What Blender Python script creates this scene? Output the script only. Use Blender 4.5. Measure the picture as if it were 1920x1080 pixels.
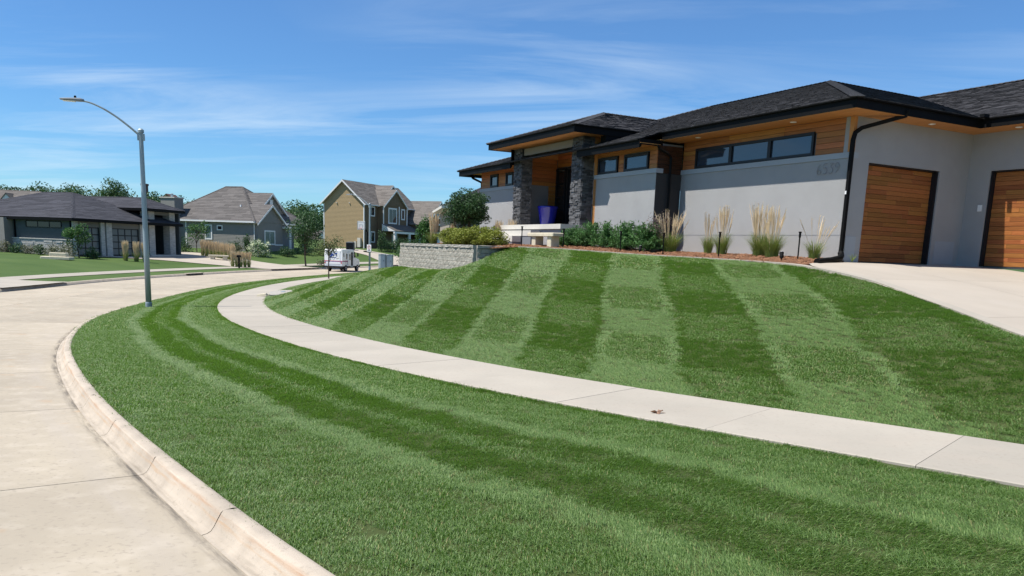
import bpy, math, random
import numpy as np
from mathutils import Vector, Matrix
for o in list(bpy.data.objects): bpy.data.objects.remove(o, do_unlink=True)
SC = bpy.context.scene; COL = SC.collection
random.seed(7); RNG = np.random.default_rng(7)
# ------------------------------------------------------------------ camera
CAM_Z = 1.75; PITCH = math.radians(9.95); ROLL = math.radians(2.05)
fwd = Vector((0, math.cos(PITCH), -math.sin(PITCH))); up0 = Vector((0, math.sin(PITCH), math.cos(PITCH))); r0 = Vector((1, 0, 0))
rt = math.cos(ROLL)*r0 + math.sin(ROLL)*up0; upv = math.cos(ROLL)*up0 - math.sin(ROLL)*r0
cd = bpy.data.cameras.new('camera'); cam = bpy.data.objects.new('camera', cd); COL.objects.link(cam)
cd.sensor_width = 36; cd.lens = 36*1442/1920; cd.shift_y = 180/1920; cd.clip_start = .05; cd.clip_end = 6000
m = Matrix.Identity(4)
for i in range(3): m[i][0] = rt[i]; m[i][1] = upv[i]; m[i][2] = -fwd[i]
m[2][3] = CAM_Z; cam.matrix_world = m; SC.camera = cam
# ------------------------------------------------------------------ sky and sun
SUN_EL = math.radians(60.5); SUN_H = Vector((-.961, -.277)).normalized()
W = bpy.data.worlds.new('World'); SC.world = W; W.use_nodes = True
nt = W.node_tree; nt.nodes.clear(); N = nt.nodes.new; LK = nt.links.new
out = N('ShaderNodeOutputWorld'); bg = N('ShaderNodeBackground'); sky = N('ShaderNodeTexSky')
sky.sky_type = 'NISHITA'; sky.sun_disc = False; sky.sun_elevation = SUN_EL; sky.sun_rotation = math.atan2(SUN_H.x, SUN_H.y)
sky.altitude = 300; sky.air_density = 1.0; sky.dust_density = .15; sky.ozone_density = 3.0
bg.inputs['Strength'].default_value = .083
# thin cirrus streaks: stretched noise on the direction vector projected on a high flat layer
tc = N('ShaderNodeTexCoord'); sp = N('ShaderNodeSeparateXYZ'); LK(tc.outputs['Generated'], sp.inputs[0])
def mnode(op, a, b=None, c=None):
    n = N('ShaderNodeMath'); n.operation = op
    for i, q in enumerate((a, b, c)):
        if q is None: continue
        if isinstance(q, (int, float)): n.inputs[i].default_value = q
        else: LK(q, n.inputs[i])
    return n.outputs[0]
zc = mnode('ADD', mnode('MAXIMUM', sp.outputs[2], 0.0), .10)
px_ = mnode('DIVIDE', sp.outputs[0], zc); py_ = mnode('DIVIDE', sp.outputs[1], zc)
cb = N('ShaderNodeCombineXYZ'); LK(px_, cb.inputs[0]); LK(py_, cb.inputs[1])
mp = N('ShaderNodeMapping'); mp.inputs['Rotation'].default_value = (0, 0, math.radians(-8)); mp.inputs['Scale'].default_value = (.30, 1.05, 1); mp.inputs['Location'].default_value = (12.514, 1.311, 0); LK(cb.outputs[0], mp.inputs[0])
n1 = N('ShaderNodeTexNoise'); n1.inputs['Scale'].default_value = 1.5; n1.inputs['Detail'].default_value = 9; n1.inputs['Roughness'].default_value = .62; n1.inputs['Distortion'].default_value = .9; LK(mp.outputs[0], n1.inputs['Vector'])
n2 = N('ShaderNodeTexNoise'); n2.inputs['Scale'].default_value = .45; n2.inputs['Detail'].default_value = 3; mp2 = N('ShaderNodeMapping'); mp2.inputs['Location'].default_value = (.263, 16.75, 0); LK(cb.outputs[0], mp2.inputs[0]); LK(mp2.outputs[0], n2.inputs['Vector'])
r1 = N('ShaderNodeMapRange'); r1.inputs[1].default_value = .43; r1.inputs[2].default_value = .84; LK(n1.outputs[0], r1.inputs[0])
r2 = N('ShaderNodeMapRange'); r2.inputs[1].default_value = .33; r2.inputs[2].default_value = .62; LK(n2.outputs[0], r2.inputs[0])
cm = mnode('MULTIPLY', mnode('MULTIPLY', r1.outputs[0], r2.outputs[0]), .62)
cm = mnode('ADD', cm, .05); mx = N('ShaderNodeMix'); mx.data_type = 'RGBA'; LK(cm, mx.inputs[0]); 
hs = N('ShaderNodeHueSaturation'); hs.inputs['Saturation'].default_value = 1.12; LK(sky.outputs[0], hs.inputs['Color'])
mc = N('ShaderNodeMix'); mc.data_type = 'RGBA'; mc.blend_type = 'MULTIPLY'; mc.inputs[0].default_value = 1; LK(hs.outputs[0], mc.inputs[6]); mc.inputs[7].default_value = (.60, .97, 1.27, 1)
LK(mc.outputs[2], mx.inputs[6]); mx.inputs[7].default_value = (7.4, 8.6, 9.6, 1)
LK(mx.outputs[2], bg.inputs['Color']); LK(bg.outputs[0], out.inputs[0])
sd = bpy.data.lights.new('sun', 'SUN'); sd.energy = 5.0; sd.angle = math.radians(.53); sd.color = (1, .955, .89)
so = bpy.data.objects.new('sun', sd); COL.objects.link(so)
sv = Vector((SUN_H.x*math.cos(SUN_EL), SUN_H.y*math.cos(SUN_EL), math.sin(SUN_EL))); so.rotation_euler = sv.to_track_quat('Z', 'Y').to_euler(); so.location = (-20, -10, 40)
SC.view_settings.view_transform = 'Standard'; SC.view_settings.look = 'None'; SC.view_settings.exposure = .42; SC.view_settings.gamma = 1; SC.view_settings.use_curve_mapping = False
SC.cycles.max_bounces = 6; SC.cycles.diffuse_bounces = 3; SC.cycles.transparent_max_bounces = 6; SC.cycles.use_denoising = True
# ------------------------------------------------------------------ helpers
class MB:
    """collects faces for one mesh"""
    def __init__(s): s.v = []; s.f = []; s.c = []
    def poly(s, P, tint=None):
        b = len(s.v); s.v += [tuple(map(float, p)) for p in P]; s.f.append(tuple(range(b, b+len(P)))); s.c.append(tint); return s
    def box(s, x0, x1, y0, y1, z0, z1):
        if x0 > x1: x0, x1 = x1, x0
        if y0 > y1: y0, y1 = y1, y0
        b = len(s.v); s.v += [(x, y, z) for z in (z0, z1) for x, y in ((x0,y0),(x1,y0),(x1,y1),(x0,y1))]
        for f in ((3,2,1,0),(4,5,6,7),(0,1,5,4),(1,2,6,5),(2,3,7,6),(3,0,4,7)): s.f.append(tuple(b+i for i in f)); s.c.append(None)
        return s
    def bbox(s, x0, x1, y0, y1, z0, z1, b):
        """box with bevelled top and vertical edges"""
        if x0 > x1: x0, x1 = x1, x0
        if y0 > y1: y0, y1 = y1, y0
        def ring(i, z): return [(x0+i+b,y0+i,z),(x1-i-b,y0+i,z),(x1-i,y0+i+b,z),(x1-i,y1-i-b,z),(x1-i-b,y1-i,z),(x0+i+b,y1-i,z),(x0+i,y1-i-b,z),(x0+i,y0+i+b,z)]
        return s.rings([ring(0, z0), ring(0, z1-b), ring(b, z1)], True)
    def rings(s, R, cap=True, close=True):
        b = len(s.v); n = len(R[0])
        for r in R: s.v += [tuple(map(float, p)) for p in r]
        for k in range(len(R)-1):
            for i in range(n if close else n-1):
                j = (i+1) % n; s.f.append((b+k*n+i, b+k*n+j, b+(k+1)*n+j, b+(k+1)*n+i)); s.c.append(None)
        if cap:
            s.f.append(tuple(b+i for i in reversed(range(n)))); s.f.append(tuple(b+(len(R)-1)*n+i for i in range(n))); s.c += [None, None]
        return s
    def prism(s, P, ax, a0, a1):
        """polygon P in the other two axes, extruded along axis ax"""
        def q(p, a):
            r = list(p); r.insert(ax, a); return r
        return s.rings([[q(p, a0) for p in P], [q(p, a1) for p in P]])
    def tube(s, P, r, n=8, cap=True, flat=None):
        P = [Vector(p) for p in P]; rr = r if hasattr(r, '__len__') else [r]*len(P); R = []; u = None
        for i, p in enumerate(P):
            t = (P[min(i+1, len(P)-1)] - P[max(i-1, 0)]).normalized()
            if u is None: u = t.cross(Vector((0,0,1)) if abs(t.z) < .95 else Vector((1,0,0))).normalized()
            else: u = (u - t*u.dot(t)).normalized()
            w = t.cross(u); k = 1 if flat is None else flat
            R.append([p + (u*math.cos(a) + w*math.sin(a)*k)*rr[i] for a in [2*math.pi*j/n for j in range(n)]])
        return s.rings(R, cap)
    def lathe(s, prof, n=20, c=(0,0,0)):
        return s.rings([[(c[0]+r*math.cos(2*math.pi*j/n), c[1]+r*math.sin(2*math.pi*j/n), c[2]+z) for j in range(n)] for r, z in prof])
    def mesh(s, name, mat, smooth=False):
        me = bpy.data.meshes.new(name); me.from_pydata(s.v, [], s.f)
        if any(c is not None for c in s.c):
            a = me.attributes.new('tint', 'FLOAT', 'FACE'); a.data.foreach_set('value', [0.5 if c is None else c for c in s.c])
        if mat: me.materials.append(mat)
        if smooth: me.shade_smooth()
        me.validate(); me.update(); return me
    def obj(s, name, mat, parent=None, smooth=False, kind=None, label=None, loc=None, rz=None):
        return link(name, s.mesh(name, mat, smooth), parent, kind, label, loc, rz)
def link(name, me, parent=None, kind=None, label=None, loc=None, rz=None):
    o = bpy.data.objects.new(name, me); COL.objects.link(o)
    if parent is not None: o.parent = parent
    if kind: o['kind'] = kind
    if label: o['label'] = label
    if loc is not None: o.location = loc
    if rz is not None: o.rotation_euler = (0, 0, rz)
    return o
def npmesh(name, V, F, mat, smooth=False):
    me = bpy.data.meshes.new(name); V = np.asarray(V, np.float32); F = np.asarray(F, np.int32); k = F.shape[1]
    me.vertices.add(len(V)); me.vertices.foreach_set('co', V.ravel()); me.loops.add(F.size); me.loops.foreach_set('vertex_index', F.ravel())
    me.polygons.add(len(F)); me.polygons.foreach_set('loop_start', np.arange(0, F.size, k, dtype=np.int32)); 
    me.materials.append(mat); me.update(calc_edges=True)
    me.shade_smooth() if smooth else me.shade_flat()
    return me
def tag(o, label, cat, group=None, kind=None):
    o['label'] = label; o['category'] = cat
    if group: o['group'] = group
    if kind: o['kind'] = kind
    return o
def thing(name, loc, label, cat, rz=0, group=None):
    o = bpy.data.objects.new(name, None); COL.objects.link(o); o.location = loc; o.rotation_euler = (0, 0, rz); o.empty_display_size = .1
    return tag(o, label, cat, group)
def gridmesh(name, G, mat, smooth=True, flip=False):
    a, b = G.shape[:2]; i = np.arange(a*b).reshape(a, b)
    F = np.stack([i[:-1,:-1], i[1:,:-1], i[1:,1:], i[:-1,1:]], -1).reshape(-1, 4)
    if flip: F = F[:, ::-1]
    return npmesh(name, G.reshape(-1, 3), F, mat, smooth)
# ------------------------------------------------------------------ materials
def M(name, col, rough=.8, var=.12, scale=4.0, detail=6, bump=0.0, bscale=60.0, spec=.3, metal=0.0, orand=0.0, tint=0.0, stretch=None, col2=None, spots=None, streak=None, trans=None, hue=0.0):
    mt = bpy.data.materials.new(name); mt.use_nodes = True; t = mt.node_tree; n = t.nodes; l = t.links; n.clear()
    o = n.new('ShaderNodeOutputMaterial'); p = n.new('ShaderNodeBsdfPrincipled'); l.new(p.outputs[0], o.inputs[0])
    p.inputs['Roughness'].default_value = rough; p.inputs['Metallic'].default_value = metal; p.inputs['Specular IOR Level'].default_value = spec
    tc = n.new('ShaderNodeTexCoord'); oi = n.new('ShaderNodeObjectInfo')
    ad = n.new('ShaderNodeVectorMath'); ad.operation = 'MULTIPLY_ADD'; l.new(oi.outputs['Random'], ad.inputs[0]); ad.inputs[1].default_value = (37, 53, 71); l.new(tc.outputs['Object'], ad.inputs[2])
    vec = ad.outputs[0]
    if stretch:
        mpn = n.new('ShaderNodeMapping'); mpn.inputs['Scale'].default_value = stretch; l.new(vec, mpn.inputs[0]); vec = mpn.outputs[0]
    ns = n.new('ShaderNodeTexNoise'); ns.inputs['Scale'].default_value = scale; ns.inputs['Detail'].default_value = detail; ns.inputs['Roughness'].default_value = .6; l.new(vec, ns.inputs['Vector'])
    c1 = tuple(c*(1-var) for c in col) if col2 is None else tuple(col); c2 = tuple(min(1, c*(1+var)) for c in col) if col2 is None else tuple(col2)
    rp = n.new('ShaderNodeValToRGB'); rp.color_ramp.elements[0].position = .3; rp.color_ramp.elements[1].position = .7
    rp.color_ramp.elements[0].color = (*c1, 1); rp.color_ramp.elements[1].color = (*c2, 1); l.new(ns.outputs[0], rp.inputs[0]); cur = rp.outputs[0]
    def mixin(fac, color, cur):
        x = n.new('ShaderNodeMix'); x.data_type = 'RGBA'; l.new(fac, x.inputs[0]); l.new(cur, x.inputs[6]); x.inputs[7].default_value = (*color, 1); return x.outputs[2]
    for sp_ in (spots or []):           # (colour, scale, lo, hi, strength)
        q = n.new('ShaderNodeTexNoise'); q.inputs['Scale'].default_value = sp_[1]; q.inputs['Detail'].default_value = 5; l.new(vec, q.inputs['Vector'])
        r = n.new('ShaderNodeMapRange'); r.inputs[1].default_value = sp_[2]; r.inputs[2].default_value = sp_[3]; r.inputs[4].default_value = sp_[4]; l.new(q.outputs[0], r.inputs[0]); cur = mixin(r.outputs[0], sp_[0], cur)
    if orand or tint or hue:
        h = n.new('ShaderNodeHueSaturation'); l.new(cur, h.inputs['Color'])
        src = oi.outputs['Random']
        if tint:
            at = n.new('ShaderNodeAttribute'); at.attribute_name = 'tint'; src = at.outputs['Fac']
        r = n.new('ShaderNodeMapRange'); a = tint or orand; r.inputs[3].default_value = 1-a; r.inputs[4].default_value = 1+a; l.new(src, r.inputs[0]); l.new(r.outputs[0], h.inputs['Value'])
        if hue:
            r = n.new('ShaderNodeMapRange'); r.inputs[3].default_value = .5-hue; r.inputs[4].default_value = .5+hue
            w_ = n.new('ShaderNodeMath'); w_.operation = 'MULTIPLY'; w_.inputs[1].default_value = 7.31; l.new(src, w_.inputs[0]); w2 = n.new('ShaderNodeMath'); w2.operation = 'FRACT'; l.new(w_.outputs[0], w2.inputs[0]); l.new(w2.outputs[0], r.inputs[0]); l.new(r.outputs[0], h.inputs['Hue'])
        cur = h.outputs[0]
    l.new(cur, p.inputs['Base Color'])
    if bump:
        bn = n.new('ShaderNodeTexNoise'); bn.inputs['Scale'].default_value = bscale; bn.inputs['Detail'].default_value = 4; l.new(vec, bn.inputs['Vector'])
        bp = n.new('ShaderNodeBump'); bp.inputs['Strength'].default_value = bump; bp.inputs['Distance'].default_value = .02; l.new(bn.outputs[0], bp.inputs['Height']); l.new(bp.outputs[0], p.inputs['Normal'])
    if trans:
        tr = n.new('ShaderNodeBsdfTranslucent'); tr.inputs[0].default_value = (*trans, 1); a_ = n.new('ShaderNodeAddShader'); l.new(p.outputs[0], a_.inputs[0]); l.new(tr.outputs[0], a_.inputs[1]); l.new(a_.outputs[0], o.inputs[0])
    return mt
def glassm(name, col, rough=.03, spec=.6):
    mt = bpy.data.materials.new(name); mt.use_nodes = True; p = mt.node_tree.nodes['Principled BSDF']
    p.inputs['Base Color'].default_value = (*col, 1); p.inputs['Roughness'].default_value = rough; p.inputs['Specular IOR Level'].default_value = spec; p.inputs['IOR'].default_value = 1.5
    return mt
MT = dict(
 road=M('concrete_road', (.39,.335,.252), .9, .13, .55, 8, .16, 160, spots=[((.34,.29,.22),.9,.50,.75,.6),((.44,.26,.13),1.9,.64,.74,.5),((.58,.51,.41),4,.5,.75,.4),((.27,.23,.18),26,.56,.70,.55)], orand=.06),
 kerb=M('concrete_kerb', (.44,.375,.295), .9, .14, 1.6, 8, .2, 120, spots=[((.30,.255,.20),3,.5,.75,.6),((.26,.22,.17),34,.58,.70,.4)], orand=.03),
 rust=M('rust_stain', (.50,.30,.16), .9, .2, 6, 6, .1, 90),
 tar=M('joint_filler', (.06,.055,.05), .8, .3, 10),
 grit=M('gutter_grit', (.20,.18,.15), .95, .35, 14, 8, .3, 120),
 walk=M('concrete_walk', (.375,.338,.278), .9, .07, .8, 8, .14, 200, spots=[((.40,.345,.28),1.8,.52,.8,.5),((.30,.26,.21),26,.57,.70,.5)], orand=.055),
 drive=M('concrete_drive', (.40,.35,.285), .9, .06, .5, 8, .12, 160, spots=[((.46,.41,.35),.7,.5,.8,.4)], orand=.02),
 soil=M('thatch', (.035,.055,.012), 1, .35, 9, 8, .4, 60, col2=(.07,.085,.025)),
 farlawn=M('far_lawn', (.046,.088,.016), 1, .2, .25, 9, .5, 14, col2=(.075,.120,.026), spots=[((.09,.115,.035),.35,.55,.8,.4)]),
 ground=M('far_ground', (.055,.10,.025), 1, .3, .03, 8),
 stucco=M('grey_stucco', (.345,.342,.335), .95, .05, 1.2, 8, .5, 220, spots=[((.39,.39,.385),.8,.45,.8,.5),((.29,.285,.275),2.6,.6,.8,.3)]),
 band=M('grey_trim_band', (.34,.365,.385), .85, .04, 2),
 shadestucco=M('shade_toned_stucco', (.045,.044,.044), .95, .06, 1.2),  # grey stucco of the return wall with its deep shade put into the colour
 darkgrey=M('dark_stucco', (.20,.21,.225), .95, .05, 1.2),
 cedar=M('cedar_board', (.29,.107,.028), .55, .0, 3, 8, .12, 60, spec=.35, orand=.22, hue=.012, stretch=(6,.7,14), col2=(.42,.168,.046)),
 doorwood=M('door_board', (.235,.080,.021), .42, .0, 3, 8, .08, 70, spec=.4, orand=.27, hue=.010, stretch=(9,.8,16), col2=(.38,.148,.042)),
 shadecedar=M('shade_toned_cedar', (.05,.020,.009), .6, .2, 3, 8, .1, 60, orand=.2),  # cedar above the return wall, darkened in colour to stand for shade
 soffit=M('soffit_wood', (.50,.225,.07), .6, .12, 2, 6, .05, 40, stretch=(7,.6,1)),
 black=M('black_metal', (.006,.006,.006), .6, .15, 3, spec=.1),
 frame=M('window_frame_black', (.012,.013,.016), .45, .1, 3),
 shingle=M('dark_shingle', (.055,.053,.055), .95, .25, 9, 8, .5, 120, tint=.45),
 ridge=M('ridge_cap', (.075,.075,.08), .95, .15, 12, 6, .4, 120),
 stone=M('ledge_stone', (.095,.095,.098), .85, .3, 9, 8, .6, 60, tint=.5),
 concrete=M('cast_concrete', (.56,.53,.47), .9, .06, 3, 6, .1, 90),
 limestone=M('limestone', (.56,.50,.37), .9, .12, 6, 6, .2, 60),
 glass=glassm('window_glass', (.030,.042,.062), .04, .9),
 darkglass=glassm('dark_glass', (.012,.014,.018), .05, .5),
 frosted=glassm('frosted_pane', (.11,.135,.14), .35, .5),
 white=M('white_trim', (.74,.74,.72), .6, .03, 3),
 lens=M('lamp_lens', (.8,.8,.76), .4, .02, 3),
 mulch=M('mulch', (.16,.075,.040), 1, .5, 22, 6, .9, 50, spots=[((.28,.15,.085),35,.5,.7,.7)]),
 galv=M('galvanised', (.30,.36,.38), .5, .14, 3, 6, .05, 60, spec=.5, metal=.35, stretch=(1,1,.2)),
 lampgrey=M('lamp_housing', (.22,.24,.25), .5, .1, 4),
 block=M('wall_block', (.35,.325,.275), .95, .12, 14, 6, .7, 45, orand=.10),
 cap=M('wall_cap', (.33,.31,.27), .95, .12, 12, 6, .5, 45, orand=.06),
 blue=M('cobalt_glaze', (.012,.014,.26), .2, .1, 2, spec=.7),
 bark=M('bark', (.085,.065,.05), .95, .25, 12, 6, .7, 30),
 dryleaf=M('dry_leaf', (.25,.15,.10), .9, .3, 20, trans=(.04,.02,.01)),
)
def leafm(name, col, var=.35, rough=.55, tr=.35):
    return M(name, col, rough, .0, 3, 3, spec=.3, tint=var, col2=tuple(min(1, c*1.35) for c in col), trans=tuple(c*tr for c in col))
MT.update(
 leaf=leafm('leaf_green', (.042,.098,.022)), leafd=leafm('leaf_dark', (.026,.062,.018)), leafy=leafm('leaf_yellow', (.145,.165,.022), .35), yew=leafm('yew_green', (.048,.115,.028), .4),
 leafg=leafm('leaf_greyish', (.095,.10,.055)), leafo=leafm('leaf_olive', (.075,.09,.028)), leafp=leafm('leaf_plum', (.14,.105,.09)), leafw=leafm('petal_white', (.62,.64,.46), .12, .6, .2), leaff=leafm('far_leaf', (.038,.078,.024), .3),
 straw=leafm('straw_plume', (.50,.41,.275), .25, .8, .3), gblade=leafm('tall_grass_blade', (.12,.165,.035), .3), lawnblade=None)
# ------------------------------------------------------------------ layout of the site (metres; x right, y away, z up)
HOUSE_O = np.array([8.09, 19.53, 1.74]); HOUSE_A = math.radians(27.8)
D1 = np.array([-math.sin(HOUSE_A), math.cos(HOUSE_A)]); D2 = np.array([math.cos(HOUSE_A), math.sin(HOUSE_A)])
def hw(u, v, z=0.0):
    """house coordinates (u along the front, v into the house) to world"""
    p = HOUSE_O[:2] + u * D1 + v * D2
    return (float(p[0]), float(p[1]), float(HOUSE_O[2] + z))
def zroad(x, y):
    a = 0.032 * np.maximum(y, -60.0); k = .12
    return k * np.log(np.exp(-a / k) + np.exp(-1.1 / k)) + .032 * np.log1p(np.exp(np.clip((y - 86) / 3, -30, 30))) * 3
def catmull(P, n):
    P = np.asarray(P, float); d = np.r_[0, np.cumsum(np.maximum(np.linalg.norm(np.diff(P, axis=0), axis=1), 1e-6))]
    t = np.linspace(0, d[-1], n); m = np.gradient(P, d, axis=0)
    i = np.clip(np.searchsorted(d, t, 'right') - 1, 0, len(d) - 2); h = (d[i + 1] - d[i]); s = ((t - d[i]) / h)[:, None]; h = h[:, None]
    return (2*s**3-3*s**2+1)*P[i] + (s**3-2*s**2+s)*h*m[i] + (-2*s**3+3*s**2)*P[i+1] + (s**3-s**2)*h*m[i+1]
def resample(P, n):
    P = np.asarray(P, float); d = np.r_[0, np.cumsum(np.linalg.norm(np.diff(P, axis=0), axis=1))]
    t = np.linspace(0, d[-1], n); return np.stack([np.interp(t, d, P[:, k]) for k in range(P.shape[1])], 1)
def smooth(P, it=6):
    P = P.copy()
    for _ in range(it): P[1:-1] = .25*P[:-2] + .5*P[1:-1] + .25*P[2:]
    return P
def offset2(P, d):
    t = np.gradient(P[:, :2], axis=0); t /= np.linalg.norm(t, axis=1)[:, None]
    return P[:, :2] + np.stack([t[:, 1], -t[:, 0]], 1) * d          # to the right of travel
def xyz(P2, dz): return np.c_[P2, zroad(P2[:, 0], P2[:, 1]) + dz]
# back of the near kerb, street side edge of the walk, house side edge of the walk: all from right/near to far
KERB = smooth(catmull([(9.5,-4.6),(6.2,-2.0),(2.6,.35),(.35,2.47),(-.97,3.86),(-1.65,4.69),(-2.57,5.89),(-3.43,6.97),(-4.66,8.63),(-6.1,10.75),(-7.96,13.68),(-9.69,16.93),(-11.63,21.32),(-13.3,26.3),(-14.9,32.2),(-16.1,37.5),(-16.9,43),(-17.25,48),(-17.2,54),(-16.7,61),(-15.6,70),(-13.4,79),(-9.3,88),(-3,96),(6,102),(20,107),(40,110)], 260), 8)
SWO = smooth(catmull([(10.5,-1.6),(8.2,1.2),(6.0,3.7),(3.97,5.73),(3.43,6.20),(2.74,6.87),(2.02,7.45),(1.37,8.0),(.47,8.85),(-.67,10.0),(-2.14,11.75),(-3.32,13.25),(-4.29,14.7),(-5.37,16.4),(-6.3,18.0),(-7.4,20.0),(-8.6,22.5),(-9.75,25.2),(-11.0,28.6),(-12.2,32.5),(-13.3,37.2),(-14.05,42),(-14.45,47),(-14.5,52),(-14.3,57),(-13.6,62.6),(-12.5,70),(-10.4,77.6),(-6.6,85.6),(-1,92.4),(7.3,98),(20.5,103),(40,106)], 240), 8)
SWI = np.asarray(offset2(SWO, 1.62))
KERB3 = xyz(KERB, .15); SWO3 = xyz(SWO, .29); SWI3 = xyz(SWI, .33)
# upper edge of the front lawn: drive, bed edging, foot of the retaining wall, side yard
DRV = [(8.6,2.6,.33),(7.6,5.2,.36),(6.95,8.0,.61),(6.74,10.16,.85),(6.80,12.1,1.07),(6.81,13.57,1.24),(6.70,14.9,1.42),(6.35,15.9,1.55)]
EDGE = [hw(u, v, z) for u, v, z in ((-1.75,-3.0,-.15),(-1.0,-2.75,-.11),(-.1,-2.5,-.085),(1.0,-2.35,-.065),(3.5,-2.45,-.03),(5.0,-2.8,-.005),(7.7,-3.6,.075),(9.2,-4.25,.09))]
WALLB = [(-.45,26.0,1.80),(-.9,25.62,1.42),(-1.35,25.3,1.13),(-2.1,26.7,1.02),(-3.0,28.4,.95),(-3.8,29.9,.93),(-4.47,31.2,.93)]
SIDE = [(-5.6,34,.76),(-6.9,37.5,.50),(-8,43,.15),(-9,50,-.2),(-9.6,60,-.45),(-8.2,70,-.55),(-5.6,76.5,-.5),(-2,83,-.45),(4,89,-.3),(12,93,-.2),(22,97,-.1),(40,101,-.1)]
TOP = np.asarray(DRV + EDGE + WALLB + SIDE)
NS, NT = 330, 90
def loft_lawn():
    # anchors tie arc positions on the walk to positions on the upper edge (the mown cross lines run almost straight away from the camera)
    B = SWI3[:-1]; dB = np.r_[0, np.cumsum(np.linalg.norm(np.diff(B, axis=0), axis=1))]
    T = catmull(TOP, 900); T = T[:, :3]; dT = np.r_[0, np.cumsum(np.linalg.norm(np.diff(T, axis=0), axis=1))]
    def near(P, d, q): return d[np.argmin(np.hypot(P[:, 0]-q[0], P[:, 1]-q[1]))]
    anch = [((11.8,-.6),(8.6,2.6)),((5.0,6.9),(6.74,10.16)),((3.2,8.5),(6.8,13.5)),((1.9,9.6),(6.2,16.1)),((0,11.3),(3.6,20.4)),((-1.9,13.5),(1.3,24.2)),((-3.6,15.9),(-.45,26.0)),((-5.0,18.1),(-1.35,25.3)),((-9.0,26.3),(-4.47,31.2)),((-11.6,34.5),(-6.9,37.5)),((-13.0,45.0),(-8.4,46)),((-12.8,56.0),(-9.3,57)),((-11.2,70.0),(-8.2,70)),((-5.6,84),(-2,83)),((40,104.5),(40,101))]
    b = [near(B, dB, p) for p, q in anch]; t = [near(T, dT, q) for p, q in anch]; b[0] = t[0] = 0; b[-1] = dB[-1]; t[-1] = dT[-1]
    s = np.linspace(0, dB[-1], NS); st = np.interp(s, b, t)
    for _ in range(10): st[1:-1] = .25*st[:-2]+.5*st[1:-1]+.25*st[2:]
    PB = np.stack([np.interp(s, dB, B[:, k]) for k in range(3)], 1); PT = np.stack([np.interp(st, dT, T[:, k]) for k in range(3)], 1)
    tt = np.linspace(0, 1, NT)
    f = .55*tt + .45*(3*tt**2-2*tt**3)
    G = PB[:, None, :]*(1-tt)[None, :, None] + PT[:, None, :]*tt[None, :, None]
    G[:, :, 2] = PB[:, None, 2]*(1-f)[None] + PT[:, None, 2]*f[None]
    # soften the surface away from its edges so the mounds run into each other
    W = np.minimum(tt, 1-tt); W = np.clip(W*6, 0, 1)[None, :]
    Z = G[:, :, 2].copy()
    for _ in range(60): 
        Z2 = Z.copy(); Z2[1:-1] = .25*Z[:-2]+.5*Z[1:-1]+.25*Z[2:]; Z = Z*(1-W)+Z2*W
    G[:, :, 2] = Z
    return G
LAWN = loft_lawn()
# ------------------------------------------------------------------ ground, road, kerb, walks, drive
def attr(me, name, vals):
    a = me.attributes.new(name, 'FLOAT', 'POINT'); a.data.foreach_set('value', np.asarray(vals, np.float32).ravel())
def band_mat(base, name, bands):
    """copy of a material with worn bands that follow the vertex attribute 'across' (metres)"""
    mt = base.copy(); mt.name = name; t = mt.node_tree; n = t.nodes; l = t.links
    p = next(q for q in n if q.type == 'BSDF_PRINCIPLED'); cur = p.inputs['Base Color'].links[0].from_socket
    at = n.new('ShaderNodeAttribute'); at.attribute_name = 'across'; al_ = n.new('ShaderNodeAttribute'); al_.attribute_name = 'along'
    cx_ = n.new('ShaderNodeCombineXYZ'); l.new(al_.outputs['Fac'], cx_.inputs[0]); ml = n.new('ShaderNodeMath'); ml.operation = 'MULTIPLY'; ml.inputs[1].default_value = 9.0; l.new(at.outputs['Fac'], ml.inputs[0]); l.new(ml.outputs[0], cx_.inputs[1])
    for (c, x, w, col, sc, k) in bands:
        nz = n.new('ShaderNodeTexNoise'); nz.inputs['Scale'].default_value = sc; nz.inputs['Detail'].default_value = 7; l.new(cx_.outputs[0], nz.inputs['Vector'])
        s_ = n.new('ShaderNodeMath'); s_.operation = 'MULTIPLY_ADD'; l.new(nz.outputs[0], s_.inputs[0]); s_.inputs[1].default_value = x; l.new(at.outputs['Fac'], s_.inputs[2])
        d = n.new('ShaderNodeMath'); d.operation = 'SUBTRACT'; l.new(s_.outputs[0], d.inputs[0]); d.inputs[1].default_value = c + x*.5
        a = n.new('ShaderNodeMath'); a.operation = 'ABSOLUTE'; l.new(d.outputs[0], a.inputs[0])
        r = n.new('ShaderNodeMapRange'); r.inputs[1].default_value = 0; r.inputs[2].default_value = w; r.inputs[3].default_value = 1; r.inputs[4].default_value = 0; l.new(a.outputs[0], r.inputs[0])
        n2 = n.new('ShaderNodeTexNoise'); n2.inputs['Scale'].default_value = sc*.35; n2.inputs['Detail'].default_value = 8; n2.inputs['Roughness'].default_value = .7; l.new(cx_.outputs[0], n2.inputs['Vector'])
        r2 = n.new('ShaderNodeMapRange'); r2.inputs[1].default_value = .40; r2.inputs[2].default_value = .62; r2.inputs[4].default_value = k; l.new(n2.outputs[0], r2.inputs[0])
        m_ = n.new('ShaderNodeMath'); m_.operation = 'MULTIPLY'; l.new(r.outputs[0], m_.inputs[0]); l.new(r2.outputs[0], m_.inputs[1])
        x_ = n.new('ShaderNodeMix'); x_.data_type = 'RGBA'; l.new(m_.outputs[0], x_.inputs[0]); l.new(cur, x_.inputs[6]); x_.inputs[7].default_value = (*col, 1); cur = x_.outputs[2]
    l.new(cur, p.inputs['Base Color']); return mt
roadm = band_mat(MT['road'], 'road_with_gutter_wear', [(.02,.08,.085,(.075,.065,.052),3.2,1.0),(.3,.5,.35,(.40,.35,.29),.8,.5),(2.2,1.0,.8,(.30,.265,.21),.5,.5),(.95,.6,.4,(.31,.27,.21),.4,.35)])
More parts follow.
